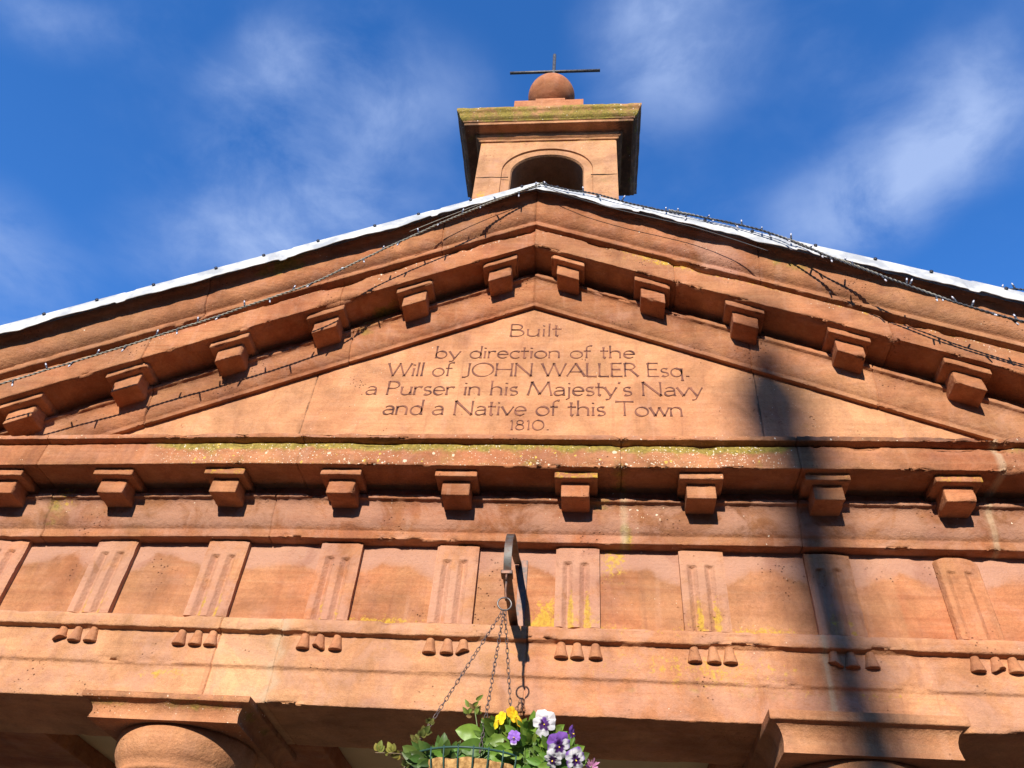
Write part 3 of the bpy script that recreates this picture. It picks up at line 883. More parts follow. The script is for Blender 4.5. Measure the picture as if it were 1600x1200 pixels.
# ---- raking cornice: left and right halves meet at x = 0
def m_rbed(X, Y, Z, NY, NZ, S, B):
    S[:, 3] = 0.40; B[:, 2] = 0.08 + 0.25 * sstep(1.0, 2.2, np.abs(X)); B[:, 0] = B[:, 0] - 0.19
    S[:, 2] = 0.55 * bump1(X, -0.86, 0.12) * sstep(1.58, 1.64, Z)
    B[:, 3] = 0.10
def m_rcor(X, Y, Z, NY, NZ, S, B):
    front = (Y < -0.225) & (NY < -0.3)
    S[:, 3] = 0.30; B[:, 2] = 0.06; B[:, 0] = B[:, 0] - 0.14
    top = sstep(1.82, 1.89, Z)
    S[:, 0] = np.where(front, 0.62 * bump1(X, 0.62, 0.26) * sstep(1.76, 1.88, Z) + 0.50 * top * sstep(0.5, 1.0, X) + 0.35 * top * sstep(-0.5, -1.2, X), 0)
    S[:, 1] = np.where(front, 0.12 + 0.35 * top, 0)
    S[:, 2] = np.where(front, 0.30 * top * sstep(0.6, 1.2, np.abs(X)), 0.0)
    und = NZ < -0.6
    S[:, 2] = np.where(und, 0.75 * bump1(X, -0.78, 0.10) * sstep(-0.20, -0.08, Y) + 0.25 * bump1(X, -1.4, 0.2), S[:, 2])
    B[:, 3] = np.where(front, 0.08 + 0.25 * bump1(X, -0.99, 0.05), 0.12)
def m_cym(X, Y, Z, NY, NZ, S, B):
    front = NY < 0.3
    S[:, 2] = 0.75 * bump1(X, -1.30, 0.17) * sstep(1.96, 2.06, Z) + 0.55 * bump1(X, 1.27, 0.14) * bump1(Z, 2.03, 0.05) + 0.25 * bump1(X, -1.75, 0.08)
    S[:, 3] = 0.35 + 0.5 * bump1(X, 0.95, 0.15)
    S[:, 1] = 0.10; B[:, 0] = B[:, 0] - 0.12
    B[:, 2] = 0.06 + 0.30 * sstep(0.7, 2.2, np.abs(X))
    B[:, 3] = 0.08 + 0.35 * bump1(X, -1.3, 0.4) * sstep(2.05, 2.09, Z)
for sgn, sl_ in ((-1, SLP[0]), (1, SLP[1])):
    x0, x1 = (-3.0, 0.0) if sgn < 0 else (0.0, 3.0)
    jb = (-1.883, -0.94) if sgn < 0 else (1.089, 1.632)
    jc = (-1.90, -0.99) if sgn < 0 else (0.734, 1.697)
    jy = (-1.67, -0.50) if sgn < 0 else (1.150, 2.4)
    sd_ = 41 if sgn < 0 else 47
    strip('raking_bed_moulding', [(0.12, 1.488), (-0.004, 1.488), (-0.028, 1.482), (-0.028, 1.508), (-0.034, 1.514), (-0.042, 1.528), (-0.050, 1.55), (-0.055, 1.58), (-0.057, 1.615),
                                  (-0.061, 1.645), (-0.069, 1.661), (-0.086, 1.665), (-0.086, 1.689), (-0.060, 1.695), (-0.056, 1.75), (0.12, 1.75)],
          x0, x1, HOUSE, jb, sd_, slope=sl_, mask=m_rbed, chip=0.016, spread=0.14)
    strip('raking_corona', [(0.05, 1.739), (-0.240, 1.739), (-0.240, 1.882), (-0.215, 1.896), (0.05, 1.896)], x0, x1, HOUSE, jc, sd_ + 1, slope=sl_, damage=((-0.985, 0.045, 0.045), (-1.06, 0.03, 0.02)) if sgn < 0 else ((0.74, 0.02, 0.02), (1.70, 0.02, 0.025), (1.95, 0.03, 0.015)), mask=m_rcor, chip=0.018, spread=0.14)
    strip('raking_cyma', [(0.05, 1.893), (-0.220, 1.893), (-0.262, 1.894), (-0.262, 1.927), (-0.250, 1.931), (-0.268, 1.945), (-0.284, 1.965), (-0.294, 1.992), (-0.300, 2.02),
                          (-0.306, 2.048), (-0.316, 2.07), (-0.332, 2.086), (-0.334, 2.12), (0.05, 2.12)],
          x0, x1, HOUSE, jy, sd_ + 2, slope=sl_ * (0.985 if sgn < 0 else 1.0), mask=m_cym, chip=0.014, spread=0.14, rnd=0.005)
# raking mutules: plumb sides, tops following the slope
RM = [(-2.8846, 0), (-2.4182, 1), (-1.9678, 1), (-1.509, 1), (-1.0585, 1), (-0.6212, 1), (-0.1826, 1), (0.1811, 1), (0.6195, 1), (1.0606, 1), (1.5154, 1), (1.9849, 1), (2.45, 1), (2.90, 0)]
for i, (x, vis) in enumerate(RM):
    s = SLP[0] if x < 0 else SLP[1]
    sh = s if x < 0 else -s
    zc_ = 1.7375 - s * abs(x)
    pl = stonebox('mutule', 0.0895, 0.080, 0.0175, HOUSE, (x, -0.1285, zc_ - 0.0145), i + 150, sh, 0.42 + 0.07 * math.sin(i * 2.9), 0.15, 0.05, chip=0.016)
    stonebox('mutule_block', 0.0600, 0.074, 0.040, pl, (x + 0.002, -0.098, zc_ - 0.070), i + 180, sh, 0.41 + 0.09 * math.sin(i * 1.7), 0.0, 0.03, sandy=0.08)

# ---- lead flashing along the verge
def flashing(sgn, sl_):
    x0, x1 = (-3.05, 0.0) if sgn < 0 else (0.0, 3.05)
    xs = np.linspace(x0, x1, 330); nv = 15
    t = np.linspace(0, 1, nv)
    V = []
    for x in xs:
        q = np.array([[x, 0, 0]])
        wob = 0.010 * float(fbm(q, 5, 3)[0]) + 0.006 * float(fbm(q, 16, 6)[0])
        lap = (abs(x) * 1.03 + 0.2) % 0.78
        bot = 2.080 - 0.016 * float(sstep(0.1, 1.0, np.array(abs(x)))) + 1.1 * wob - 0.006 * sstep(0.0, 0.05, np.array(lap))
        top = 2.162 + 0.2 * wob
        yb = -0.358 - 0.012 * (1 + float(fbm(q, 7, 12)[0])) - (0.005 if lap < 0.74 else 0.0)
        yt = -0.348 - (0.004 if lap < 0.74 else 0.0)
        pts = []
        for k in range(nv - 4):
            f = k / (nv - 5)
            pts.append((yb + (yt - yb) * f - 0.004 * math.sin(f * math.pi) * float(fbm(np.array([[x, f, 0]]), 9, 21)[0]), bot + (top - bot) * f))
        pts += [(yt + 0.012, top + 0.006), (yt + 0.10, top + 0.012), (yt + 0.10, top + 0.006), (yt + 0.012, top - 0.001)]
        V.append([(x, y, z - sl_ * 0.985 * abs(x)) for y, z in pts])
    V = np.array(V).reshape(-1, 3)
    f = gridfaces(len(xs), nv, flip=False)
    o = build('lead_flashing', V, f, M_LEAD, HOUSE, (0, 0, 0))
    md = o.modifiers.new('thickness', 'SOLIDIFY'); md.thickness = 0.003; md.offset = 1
    return o
def blob(r, seed, sx=1, sy=1, sz=1):
    V, Fc = lathe([(0.001, -r), (r * .7, -r * .7), (r, 0), (r * .7, r * .7), (0.001, r)], 8)
    V = V * np.array([sx, sy, sz]); return V, Fc
FL = {-1: flashing(-1, 0.452), 1: flashing(1, 0.436)}
NV, NF = join([tube([(0, 0.004, 0), (0, -0.012, 0)], 0.0045, 8), tube([(0, -0.011, 0), (0, -0.0150, 0)], 0.009, 10)])
nail0 = None
for sgn, sl_ in ((-1, 0.452), (1, 0.436)):
    for k in range(11):
        x = sgn * (0.10 + 0.262 * k + 0.02 * math.sin(k * 4.1 + sgn))
        pos = (x, -0.350, 2.152 - sl_ * 0.985 * abs(x))
        if nail0 is None: nail0 = build('nail', NV, NF, M_NAIL, FL[sgn], pos)
        else: dup(nail0, FL[sgn], pos)

# ---- roof slopes behind the pediment, ceiling, beams and back wall under it
for sgn, sl_ in ((-1, SLP[0]), (1, SLP[1])):
    xe = sgn * 3.05
    a = np.array([(0, 2.10), (xe, 2.10 - sl_ * 3.05)])
    V = []
    for y in (-0.24, 4.3):
        for (x, z) in ((0, 2.12), (xe, 2.12 - sl_ * 3.05), (xe, 2.08 - sl_ * 3.05), (0, 2.08)):
            V.append((x, y, z))
    f = [[0, 1, 2, 3], [4, 7, 6, 5], [0, 4, 5, 1], [1, 5, 6, 2], [2, 6, 7, 3]]
    build('roof_slope', V, f, M_SLATE, HOUSE, (0, 0, 0), smooth=False)
def slab(name, x0, x1, y0, y1, z0, z1, mat, parent=HOUSE, seed=1):
    hx, hy, hz = (x1 - x0) / 2, (y1 - y0) / 2, (z1 - z0) / 2
    V, Fc = rough_box(hx, hy, hz, 0.006, 0.08 if max(hx, hy, hz) > 0.5 else 0.04, 0.003, 0.008, seed)
    return build(name, V, Fc, mat, parent, ((x0 + x1) / 2, (y0 + y1) / 2, (z0 + z1) / 2))
slab('ceiling', -2.95, 2.95, 0.30, 4.2, -0.60, -0.56, M_PLASTER, seed=5)
slab('back_wall', -2.95, 2.95, 4.1, 4.3, GZ, -0.601, M_PLASTER, seed=6)
slab('gable_core', -2.9, 2.9, 0.10, 0.30, -0.35, 0.46, STONE, seed=7)
for x0, x1, s in ((-1.72, -0.80, 1), (0.80, 1.72, 2), (-2.95, -2.02, 3), (2.02, 2.95, 4)):
    slab('ceiling_beam', x0, x1, 0.463, 4.099, -0.681, -0.601, STONE, seed=20 + s)

# ---- columns
def rect_sweep(cx, cy, hx, hy, pts, seed=1, step=0.03, amp=0.0015, chip=0.008, rnd=0.004, pstep=0.012):
    """profile (offset, z) run round a rectangle, mitred at the corners; caps top and bottom"""
    Q, N, E = profile([(-o, z) for o, z in pts], rnd, pstep)
    parts = []; nv = len(Q)
    for (ux, uy, L, D) in ((1, 0, hx, hy), (0, 1, hy, hx), (-1, 0, hx, hy), (0, -1, hy, hx)):
        n = max(4, int(2 * L / step))
        ts = np.linspace(-1, 1, n)
        O = -Q[:, 0]
        TT = np.repeat(ts, nv); OO = np.tile(O, n); ZZ = np.tile(Q[:, 1], n); EE = np.tile(E, n); NN = np.tile(N, (n, 1))
        outx, outy = uy, -ux
        al = TT * (L + OO)
        P = np.stack([cx + ux * al + outx * (D + OO), cy + uy * al + outy * (D + OO), ZZ], 1)
        ce = sstep(0.03, 0.0, (L + OO) * (1 - np.abs(TT)))
        d = amp * fbm(P, 8, seed) - np.maximum(EE, 0) * chip * np.maximum(0, fbm(P, 14, seed + 3, 3) - 0.1)
        d = d * (1 - ce)
        P[:, 0] += outx * -NN[:, 0] * d; P[:, 1] += outy * -NN[:, 0] * d; P[:, 2] += NN[:, 1] * d
        parts.append((P, gridfaces(n, nv, flip=False)))
    V, Fc = join(parts)
    for k, z in ((0, pts[0][1]), (-1, pts[-1][1])):
        o = pts[k][0]; b = len(V)
        V = np.vstack([V, [(cx - hx - o, cy - hy - o, z), (cx + hx + o, cy - hy - o, z), (cx + hx + o, cy + hy + o, z), (cx - hx - o, cy + hy + o, z)]])
        Fc.append([b, b + 1, b + 2, b + 3] if k == -1 else [b + 3, b + 2, b + 1, b])
    return V, Fc
def column(cx, cy, abz, hw, seed, new, label):
    prof = [(0.260, abz - 0.001), (0.265, abz - 0.012), (0.263, abz - 0.04), (0.255, abz - 0.075), (0.240, abz - 0.105), (0.222, abz - 0.125),
            (0.225, abz - 0.130), (0.226, abz - 0.138), (0.222, abz - 0.146), (0.200, abz - 0.149), (0.196, abz - 0.19), (0.213, abz - 0.20), (0.217, abz - 0.212), (0.213, abz - 0.224), (0.196, abz - 0.23)]
    n = 14
    for k in range(1, n + 1):
        f = k / n
        prof.append((0.196 + 0.036 * math.sin(f * math.pi / 2), abz - 0.23 + (GZ + 0.22 - abz + 0.23) * f))
    prof += [(0.265, GZ + 0.21), (0.285, GZ + 0.17), (0.285, GZ + 0.13), (0.25, GZ + 0.12)]
    V, Fc = lathe(prof[::-1], 72, (0, 0))
    V[:, :2] *= (1 + 0.006 * fbm(V, 6, seed))[:, None]
    S = np.zeros((len(V), 4)); S[:, 3] = 0.2
    sh = build('column', V, Fc, STONE, HOUSE, (cx, cy, 0), S, blk(len(V), 0.60 if new else 0.54, 0, 0.45, 0.05))
    if label: sh['label'] = label
    h = -0.6845 - abz
    V, Fc = rect_sweep(0, 0, hw, hw, [(-0.036, abz), (-0.038, abz + 0.008), (-0.042, abz + h * 0.30), (-0.040, abz + h * 0.45), (-0.033, abz + h * 0.60), (-0.022, abz + h * 0.70), (-0.014, abz + h * 0.74), (0, abz + h * 0.755), (0, abz + h)],
                       seed, 0.02, 0.001 if new else 0.003, 0.003 if new else 0.014)
    n = len(V); S = np.zeros((n, 4)); f = V[:, 1] < 0
    if not new:
        S[:, 2] = 0.46 * bump1(V[:, 2], abz + h * .62, 0.018) * f; S[:, 0] = 0.28 * f * sstep(abz, abz + h * .6, V[:, 2]); S[:, 1] = 0.3 * f
    B = blk(n, 0.58 if new else 0.50, 0, 0.40 if new else 0.30, 0.03 if new else 0.0)
    if not new: B[:, 3] = 0.40 * sstep(abz + h * .74, abz + h * .8, V[:, 2]) + 0.15
    ab = build('abacus', V, Fc, STONE, sh, (cx, cy, 0), S, B)
    V, Fc = rect_sweep(0, 0, 0.31, 0.31, [(0, GZ), (0, GZ + 0.12)], seed + 9, 0.05)
    build('plinth', V, Fc, STONE, sh, (cx, cy, 0))
    return sh
column(-1.262, 0.268, -0.770, 0.3235, 61, False, 'older weathered column with greenish abacus')
column(1.222, 0.190, -0.812, 0.3215, 62, True, 'newer clean column with deep crisp abacus')
column(-2.62, 0.25, -0.80, 0.30, 63, True, None)
column(2.62, 0.25, -0.80, 0.30, 64, True, None)

# ---- bell turret on the ridge
TX, TY = -0.025, 0.66
def turret():
    # front wall y=.42 with round-headed opening, built as a plate with thickness
    hw, yf, yb_ = 0.535, 0.44, 0.88
    z0, z1 = 1.95, 3.975
    ax, r, zs = -0.02, 0.272, 3.555
    # ring of points: opening outline and outer outline, matched by angle
    def outline(rr, m=40):
        pts = [(ax - rr, z0 + 0.25)] + [(ax - rr, z) for z in np.linspace(z0 + 0.4, zs, 12)]
        pts += [(ax + rr * math.cos(a), zs + rr * 0.86 * math.sin(a)) for a in np.linspace(math.pi, 0, m)[1:-1]]
        pts += [(ax + rr, z) for z in np.linspace(zs, z0 + 0.4, 12)] + [(ax + rr, z0 + 0.25)]
        return np.array(pts)
    inn = outline(r); mid_ = outline(r + 0.014); out1 = outline(r + 0.075)
    def clampout(p):
        q = p - np.array([ax, zs - 0.2]); res = []
        for v in q:
            tx = (hw - (ax - TX) * np.sign(v[0])) / abs(v[0]) if abs(v[0]) > 1e-6 else 9e9
            tz = (z1 - zs + 0.2) / v[1] if v[1] > 1e-6 else 9e9
            if v[1] < 0.2 + 1e-6: res.append((np.sign(v[0]) * hw + TX, v[1] + zs - 0.2))
            else:
                s = min(tx, tz); res.append((ax + v[0] * s, zs - 0.2 + v[1] * s))
        return np.array(res)
    ext = clampout(out1)
    loops = [(inn, yb_ - 0.0), (inn, yf + 0.034), (inn * 0.4 + mid_ * 0.6, yf + 0.018), (out1 * .96 + inn * .04, yf + 0.014), (out1, yf)]
    for f in (0.15, 0.35, 0.6, 0.8, 1.0):
        loops.append((out1 + (ext - out1) * f, yf))
    loops.append((ext, yb_))
    m = len(inn); V = []
    for L, y in loops:
        V.append(np.stack([L[:, 0], np.full(m, y), L[:, 1]], 1))
    V = np.vstack(V)
    V[:, 1] -= 0.003 * fbm(V, 9, 5) * (V[:, 1] < yf + 0.05)
    f = []
    for i in range(len(loops) - 1):
        for k in range(m - 1):
            f.append([i * m + k, i * m + k + 1, (i + 1) * m + k + 1, (i + 1) * m + k])
    # back plate closing the niche
    bk = len(V)
    V = np.vstack([V, [(TX - hw, yb_ - 0.05, z0), (TX + hw, yb_ - 0.05, z0), (TX + hw, yb_ - 0.05, z1), (TX - hw, yb_ - 0.05, z1)]])
    f.append([bk, bk + 1, bk + 2, bk + 3])
    for sx in (-hw, hw):                     # returns
        b = len(V)
        V = np.vstack([V, [(TX + sx * 0.999, yf + 0.004, z0), (TX + sx * 0.999, yb_, z0), (TX + sx * 0.999, yb_, z1 - 0.003), (TX + sx * 0.999, yf + 0.004, z1 - 0.003)]])
        f.append([b, b + 1, b + 2, b + 3])
    n = len(V); S = np.zeros((n, 4)); X, Z = V[:, 0], V[:, 2]
    fr = V[:, 1] < yf + 0.02
    S[:, 0] = np.where(fr, 0.55 * sstep(3.86, 3.98, Z) + 0.85 * bump1(X, -0.50, 0.07) * bump1(Z, 3.2, 0.07) + 0.45 * bump1(X, 0.40, 0.06) * bump1(Z, 3.5, 0.12) + 0.40 * bump1(X, -0.42, 0.1) * bump1(Z, 3.78, 0.06), 0)
    S[:, 2] = np.where(fr, 0.35 * bump1(X, 0.42, 0.1) * bump1(Z, 3.35, 0.3), 0)
    S[:, 1] = np.where(fr, 0.12, 0); S[:, 3] = 0.4
    B = blk(n, 0.58, 0, 0.82, 0.18)
    B[:, 3] = np.where(np.abs(Z - 3.48) < 0.008, 0.4, 0.12)
    return build('bell_turret', V, f, STONE, HOUSE, (0, 0, 0), S, B, smooth=False)
TUR = turret()
V, Fc = rough_box(0.268, 0.008, 0.85, 0.003, 0.05, 0.001, 0.0, 9)
build('niche_shade_board', V, Fc, M_DOOR_NICHE, TUR, (-0.02, 0.78, 2.95))  # near-black board standing in for the shade inside the niche
# horizontal joints cut in the turret front
for x0, x1, dz in ((-0.557, -0.31, -0.01), (0.31, 0.507, 0.0)):
    V, Fc = rough_box((x1 - x0) / 2, 0.003, 0.0035, 0.001, 0.02, 0.002, 0, 5)
    V[:, 2] += 0.006 * fbm(V + x0, 12, 3)
    build('open_joint', V, Fc, M_SOIL, TUR, ((x0 + x1) / 2, 0.4395, 3.47 + dz))
V, Fc = rect_sweep(TX, TY, 0.542, 0.222, [(0.0, 3.955), (0.012, 3.957), (0.012, 3.974), (0.026, 3.980), (0.036, 3.990), (0.040, 4.004), (0.040, 4.014), (0.046, 4.020), (0.124, 4.020), (0.124, 4.046), (0.136, 4.049), (0.136, 4.060),
                                          (0.146, 4.066), (0.158, 4.078), (0.163, 4.096), (0.170, 4.120), (0.186, 4.138), (0.190, 4.146), (0.190, 4.172), (0.10, 4.21)], 71, 0.02, 0.002, 0.012)
n = len(V); S = np.zeros((n, 4)); B = blk(n, 0.50, 0, 0.55, 0.12)
up_ = V[:, 2] > 4.048
S[:, 2] = np.where(up_, 0.66 + 0.22 * fbm(V, 5, 3), 0.30); S[:, 0] = np.where(up_, 0.30, 0.32); S[:, 1] = np.where(up_, 0.30, 0.1)
back = (V[:, 1] > 0.30) & (np.abs(V[:, 0] - TX) > 0.55)  # side runs of the cornice, painted near black for their shade
B[:, 3] = np.where(back, 0.85, 0.34 + 0.3 * sstep(4.10, 4.075, V[:, 2]) * up_); S[back, 2] = 0.3; S[back, 0] = 0.0
build('turret_cornice', V, Fc, STONE, TUR, (0, 0, 0), S, B)
V, Fc = rect_sweep(-0.035, 0.56, 0.285, 0.20, [(0, 4.18), (0, 4.475), (-0.01, 4.48)], 72, 0.03)
a = (V, Fc)
b2 = rect_sweep(-0.032, 0.56, 0.125, 0.115, [(0, 4.47), (0, 4.665), (-0.01, 4.67)], 73, 0.03)
V, Fc = join([a, b2])
build('ball_plinth', V, Fc, STONE, TUR, (0, 0, 0), None, blk(len(V), 0.52, 0, 0.15, 0.05))
prof = [(0.205 * math.sin(t), -0.205 * math.cos(t)) for t in np.linspace(0.05, math.pi - 0.02, 34)]
V, Fc = lathe(prof, 56)
V *= (1 + 0.004 * fbm(V, 10, 3))[:, None]
S = np.zeros((len(V), 4)); S[:, 3] = 0.15
build('ball_finial', V, Fc, STONE, TUR, (-0.033, 0.56, 4.895), S, blk(len(V), 0.50, 0, 0.06, 0.04))
VV, FF = join([tube([(-0.030, 0.56, 5.05), (-0.026, 0.56, 5.30), (-0.029, 0.56, 5.715)], 0.0165, 8)])
build('finial_rod', VV, FF, M_ROD, TUR, (0, 0, 0))
VV, FF = join([tube([(-0.432, 0.556, 5.372), (-0.20, 0.556, 5.371), (0.0, 0.556, 5.370), (0.398, 0.556, 5.366)], 0.0145, 8)])
build('finial_cross_rod', VV, FF, M_ROD, TUR, (0, 0, 0))

# ================================================================== WALL BRACKET
BX = 0.004
BR = thing('wall_bracket', (BX, 0.02, -0.2), 'black iron scroll bracket fixed to the frieze above the flower basket', 'bracket')
def flatbar(path, wd, th):
    """flat bar, wd across x, following path (y,z)"""
    p = np.array(path, float); T = np.gradient(p, axis=0); T /= np.linalg.norm(T, axis=1)[:, None]
    N = np.stack([-T[:, 1], T[:, 0]], 1); V = []
    for (y, z), (ny, nz) in zip(p, N):
        for sx, sn in ((-1, -1), (1, -1), (1, 1), (-1, 1)):
            V.append((sx * wd / 2, y + sn * ny * th / 2, z + sn * nz * th / 2))
    n = len(p); f = []
    for i in range(n - 1):
        for k in range(4):
            k2 = (k + 1) % 4
            f.append([i * 4 + k, i * 4 + k2, i * 4 + 4 + k2, i * 4 + 4 + k])
    f += [[3, 2, 1, 0], [4 * n - 4, 4 * n - 3, 4 * n - 2, 4 * n - 1]]
    return np.array(V), f
def cr_spline(pts, n=10):
    P = np.array(pts, float); P = np.vstack([2 * P[0] - P[1], P, 2 * P[-1] - P[-2]]); out = []
    for i in range(1, len(P) - 2):
        for t in np.linspace(0, 1, n, endpoint=False):
            a, b, c, d = P[i - 1:i + 3]
            out.append(0.5 * (2 * b + (c - a) * t + (2 * a - 5 * b + 4 * c - d) * t * t + (-a + 3 * b - 3 * c + d) * t ** 3))
    out.append(P[-2]); return np.array(out)
V, Fc = flatbar([(0.022, -0.052), (0.022, -0.15), (0.022, -0.25), (0.022, -0.346)], 0.036, 0.008)
V[:, 0] += 0.022
build('wall_plate', V, Fc, M_IRON, BR, (BX, 0, 0), smooth=False)
V, Fc = flatbar([(0.02, -0.338), (-0.10, -0.338), (-0.25, -0.337), (-0.372, -0.335)], 0.032, 0.009)
build('arm', V, Fc, M_IRON, BR, (BX, 0, 0), smooth=False)
sp = cr_spline([(-0.362, -0.328), (-0.385, -0.275), (-0.382, -0.215), (-0.345, -0.160), (-0.28, -0.128), (-0.19, -0.115), (-0.09, -0.100), (0.016, -0.068)], 8)
V, Fc = flatbar(sp, 0.028, 0.009)
st_o = build('scroll_strap', V, Fc, M_STRAP, BR, (BX, 0, 0))
for p in st_o.data.polygons: p.use_smooth = False
ang = np.linspace(0, 2 * math.pi, 20)
V, Fc = join([tube([(0, -0.367, -0.341), (0.0, -0.372, -0.365), (0.0, -0.370, -0.405), (0.002, -0.362, -0.424), (0.004, -0.366, -0.434), (0.004, -0.378, -0.432)], 0.0045, 8),
              tube([(0.0, -0.367 + 0.016 * math.sin(t), -0.352 + 0.014 * math.cos(t)) for t in ang[:-1]], 0.0042, 6, True),
              rough_box(0.021, 0.022, 0.008, 0.003, 0.01, 0.001, 0.0, 3)])
V[-len(rough_box(0.021, 0.022, 0.008, 0.003, 0.01, 0.001, 0.0, 3)[0]):] += np.array([0, -0.362, -0.333])
build('hook', V, Fc, M_IRON, BR, (BX, 0, 0))

# ================================================================== HANGING BASKET
KX, KY, RIMZ, RIMR = -0.050, -0.375, -1.000, 0.205
BK = thing('hanging_basket', (KX, KY, RIMZ - 0.16), 'green wire hanging basket with coconut fibre liner on three chains', 'basket')
# ring under the hook
rc = np.array([0.004, -0.372, -0.452])
V, Fc = tube([rc + np.array([0.0235 * math.sin(t), 0.004 * math.sin(t), 0.0235 * math.cos(t)]) for t in np.linspace(0, 2 * math.pi, 29)[:-1]], 0.0030, 8, True)
build('ring', V, Fc, M_RING, BK, (0, 0, 0))
def chain(a, b, name='chain', link=0.0215):
    a, b = np.array(a), np.array(b); L = np.linalg.norm(b - a); n = int(L / (link * 0.74)); d = (b - a) / L
    u = np.cross(d, [0, 1, 0.1]); u /= np.linalg.norm(u); v = np.cross(d, u); parts = []
    for i in range(n):
        c = a + (b - a) * (i + .5) / n
        tw = i * math.pi / 2 + 0.5 * math.sin(i * 1.3)
        e = math.cos(tw) * u + math.sin(tw) * v
        loop = [c + d * (link * 0.5 * math.cos(t)) * 1.02 + e * (0.0052 * math.sin(t)) for t in np.linspace(0, 2 * math.pi, 11)[:-1]]
        parts.append(tube(loop, 0.0013, 5, True))
    V, Fc = join(parts)
    return build(name, V, Fc, M_CHAIN, BK, (0, 0, 0))
btm = rc + np.array([0, 0, -0.024])
chain(btm + [-0.003, 0, 0], (KX - RIMR * 0.93, KY - 0.07, RIMZ))
chain(btm, (KX + 0.035, KY - 0.165, RIMZ))
chain(btm + [0.003, 0, 0], (KX + 0.118, KY + 0.125, RIMZ))
V, Fc = tube([(KX + RIMR * math.cos(t), KY + RIMR * math.sin(t), RIMZ) for t in np.linspace(0, 2 * math.pi, 65)[:-1]], 0.0032, 8, True)
build('rim', V, Fc, M_WIRE, BK, (0, 0, 0))
parts = []
for k in range(30):
    t = 2 * math.pi * k / 30; c, s = math.cos(t), math.sin(t)
    parts.append(tube([(KX + RIMR * 1.01 * math.cos(f) * c, KY + RIMR * 1.01 * math.cos(f) * s, RIMZ - 0.165 * math.sin(f) + 0.002) for f in np.linspace(-0.02, 1.5, 12)], 0.0022, 6))
for f in (0.45, 0.95):
    parts.append(tube([(KX + RIMR * 1.01 * math.cos(f) * math.cos(t), KY + RIMR * 1.01 * math.cos(f) * math.sin(t), RIMZ - 0.165 * math.sin(f)) for t in np.linspace(0, 2 * math.pi, 61)[:-1]], 0.0022, 6, True))
V, Fc = join(parts)
build('wire_frame', V, Fc, M_WIRE, BK, (0, 0, 0))
prof = [(RIMR * 0.965 * math.cos(f), -0.160 * math.sin(f)) for f in np.linspace(1.55, 0.16, 20)] + [(RIMR * 0.90, -0.022), (RIMR * .86, -0.03)]
V, Fc = lathe(prof, 90)
d = 0.006 * fbm(V, 30, 4) + 0.004 * fbm(V, 90, 6)
V *= (1 + d / RIMR)[:, None]
V[:, 2] += 0.010 * fbm(V, 25, 9) * (V[:, 2] > -0.05)
build('fibre_liner', V, Fc, M_COCO, BK, (KX, KY, RIMZ))
V, Fc = lathe([(0.001, -0.03), (0.10, -0.026), (RIMR * 0.88, -0.03), (0.10, -0.06)], 40)
build('compost', V, Fc, M_SOIL, BK, (KX, KY, RIMZ))

# ------------------------------------------------------------------ plants
def leafmesh(L, W, base, direction, up, curl=0.25, fold=0.25, tip=1.0, nu=7, nv=5, wav=0.0, seed=0):
    """ovate leaf starting at base along direction"""
    d = np.array(direction, float); d /= np.linalg.norm(d)
    s = np.cross(d, up); s /= np.linalg.norm(s) + 1e-9
    n = np.cross(s, d)
    V = []
    for i in range(nu):
        f = i / (nu - 1)
        wd = W * (math.sin(math.pi * min(1, f ** 0.8 * 0.97 + 0.03)) ** 0.7) * (1 if f < .999 else 0.05)
        for j in range(nv):
            g = (j / (nv - 1) - .5) * 2
            p = np.array(base) + d * (f * L) + s * (g * wd * .5) + n * (-curl * L * f * f + fold * abs(g) * wd * .5 + wav * math.sin(f * 14 + seed + g) * W)
            V.append(p)
    return np.array(V), gridfaces(nu, nv)
def stem(a, b, r=0.0016, bend=(0, 0, 0)):
    a, b = np.array(a, float), np.array(b, float)
    pts = [a + (b - a) * t + np.array(bend) * math.sin(math.pi * t) for t in np.linspace(0, 1, 7)]
    return tube(pts, r, 5)
def plant(name, label, cat, loc, group=None):
    return thing(name, loc, label, cat, group)
def leaves_part(root, name, parts, cols):
    V, Fc = join(parts)
    paint = np.vstack([np.tile(np.array(c), (len(p[0]), 1)) for p, c in zip(parts, cols)])
    return build(name, V, Fc, M_LEAF, root, (0, 0, 0), paint=paint)
def gcol(rng, base=(0.085, 0.20, 0.025), v=0.35):
    k = 1 + (rng.rand() - .5) * 2 * v
    y = rng.rand() * 0.5
    return (base[0] * k * (1 + y), base[1] * k, base[2] * k)
camdir = lambda p: (CAM_POS - np.array(p)) / np.linalg.norm(CAM_POS - np.array(p))
rng = np.random.RandomState(12)
# primrose with broad rounded leaves
def broad_plant(px, py, y, spec, label, name='primrose', seed=0, base=(0.10, 0.24, 0.03)):
    r_ = np.random.RandomState(seed)
    o = at(px, py, y)
    root = plant(name, label, 'plant', (o[0], o[1], RIMZ - 0.03), None)
    parts, cols = [], []
    for (lx, ly, L, W, ang, lift) in spec:
        b = at(lx, ly, y - 0.02 + 0.03 * r_.rand())
        rr = math.radians(ang)
        dv = CR * math.cos(rr) + CU * math.sin(rr) + CF * (-0.25 + 0.3 * r_.rand())
        upv = -CF * 0.8 + CU * 0.5
        parts.append(leafmesh(L, W, b, dv, upv, 0.22 * r_.rand() + 0.05, 0.15 + 0.2 * r_.rand(), 1, 8, 7, 0.03, seed)); cols.append(gcol(r_, base, 0.35))
        parts.append(stem((o[0] + (b[0] - o[0]) * .5, y, RIMZ - 0.03), b, 0.0018)); cols.append((0.12, 0.2, 0.05))
    return root, parts, cols
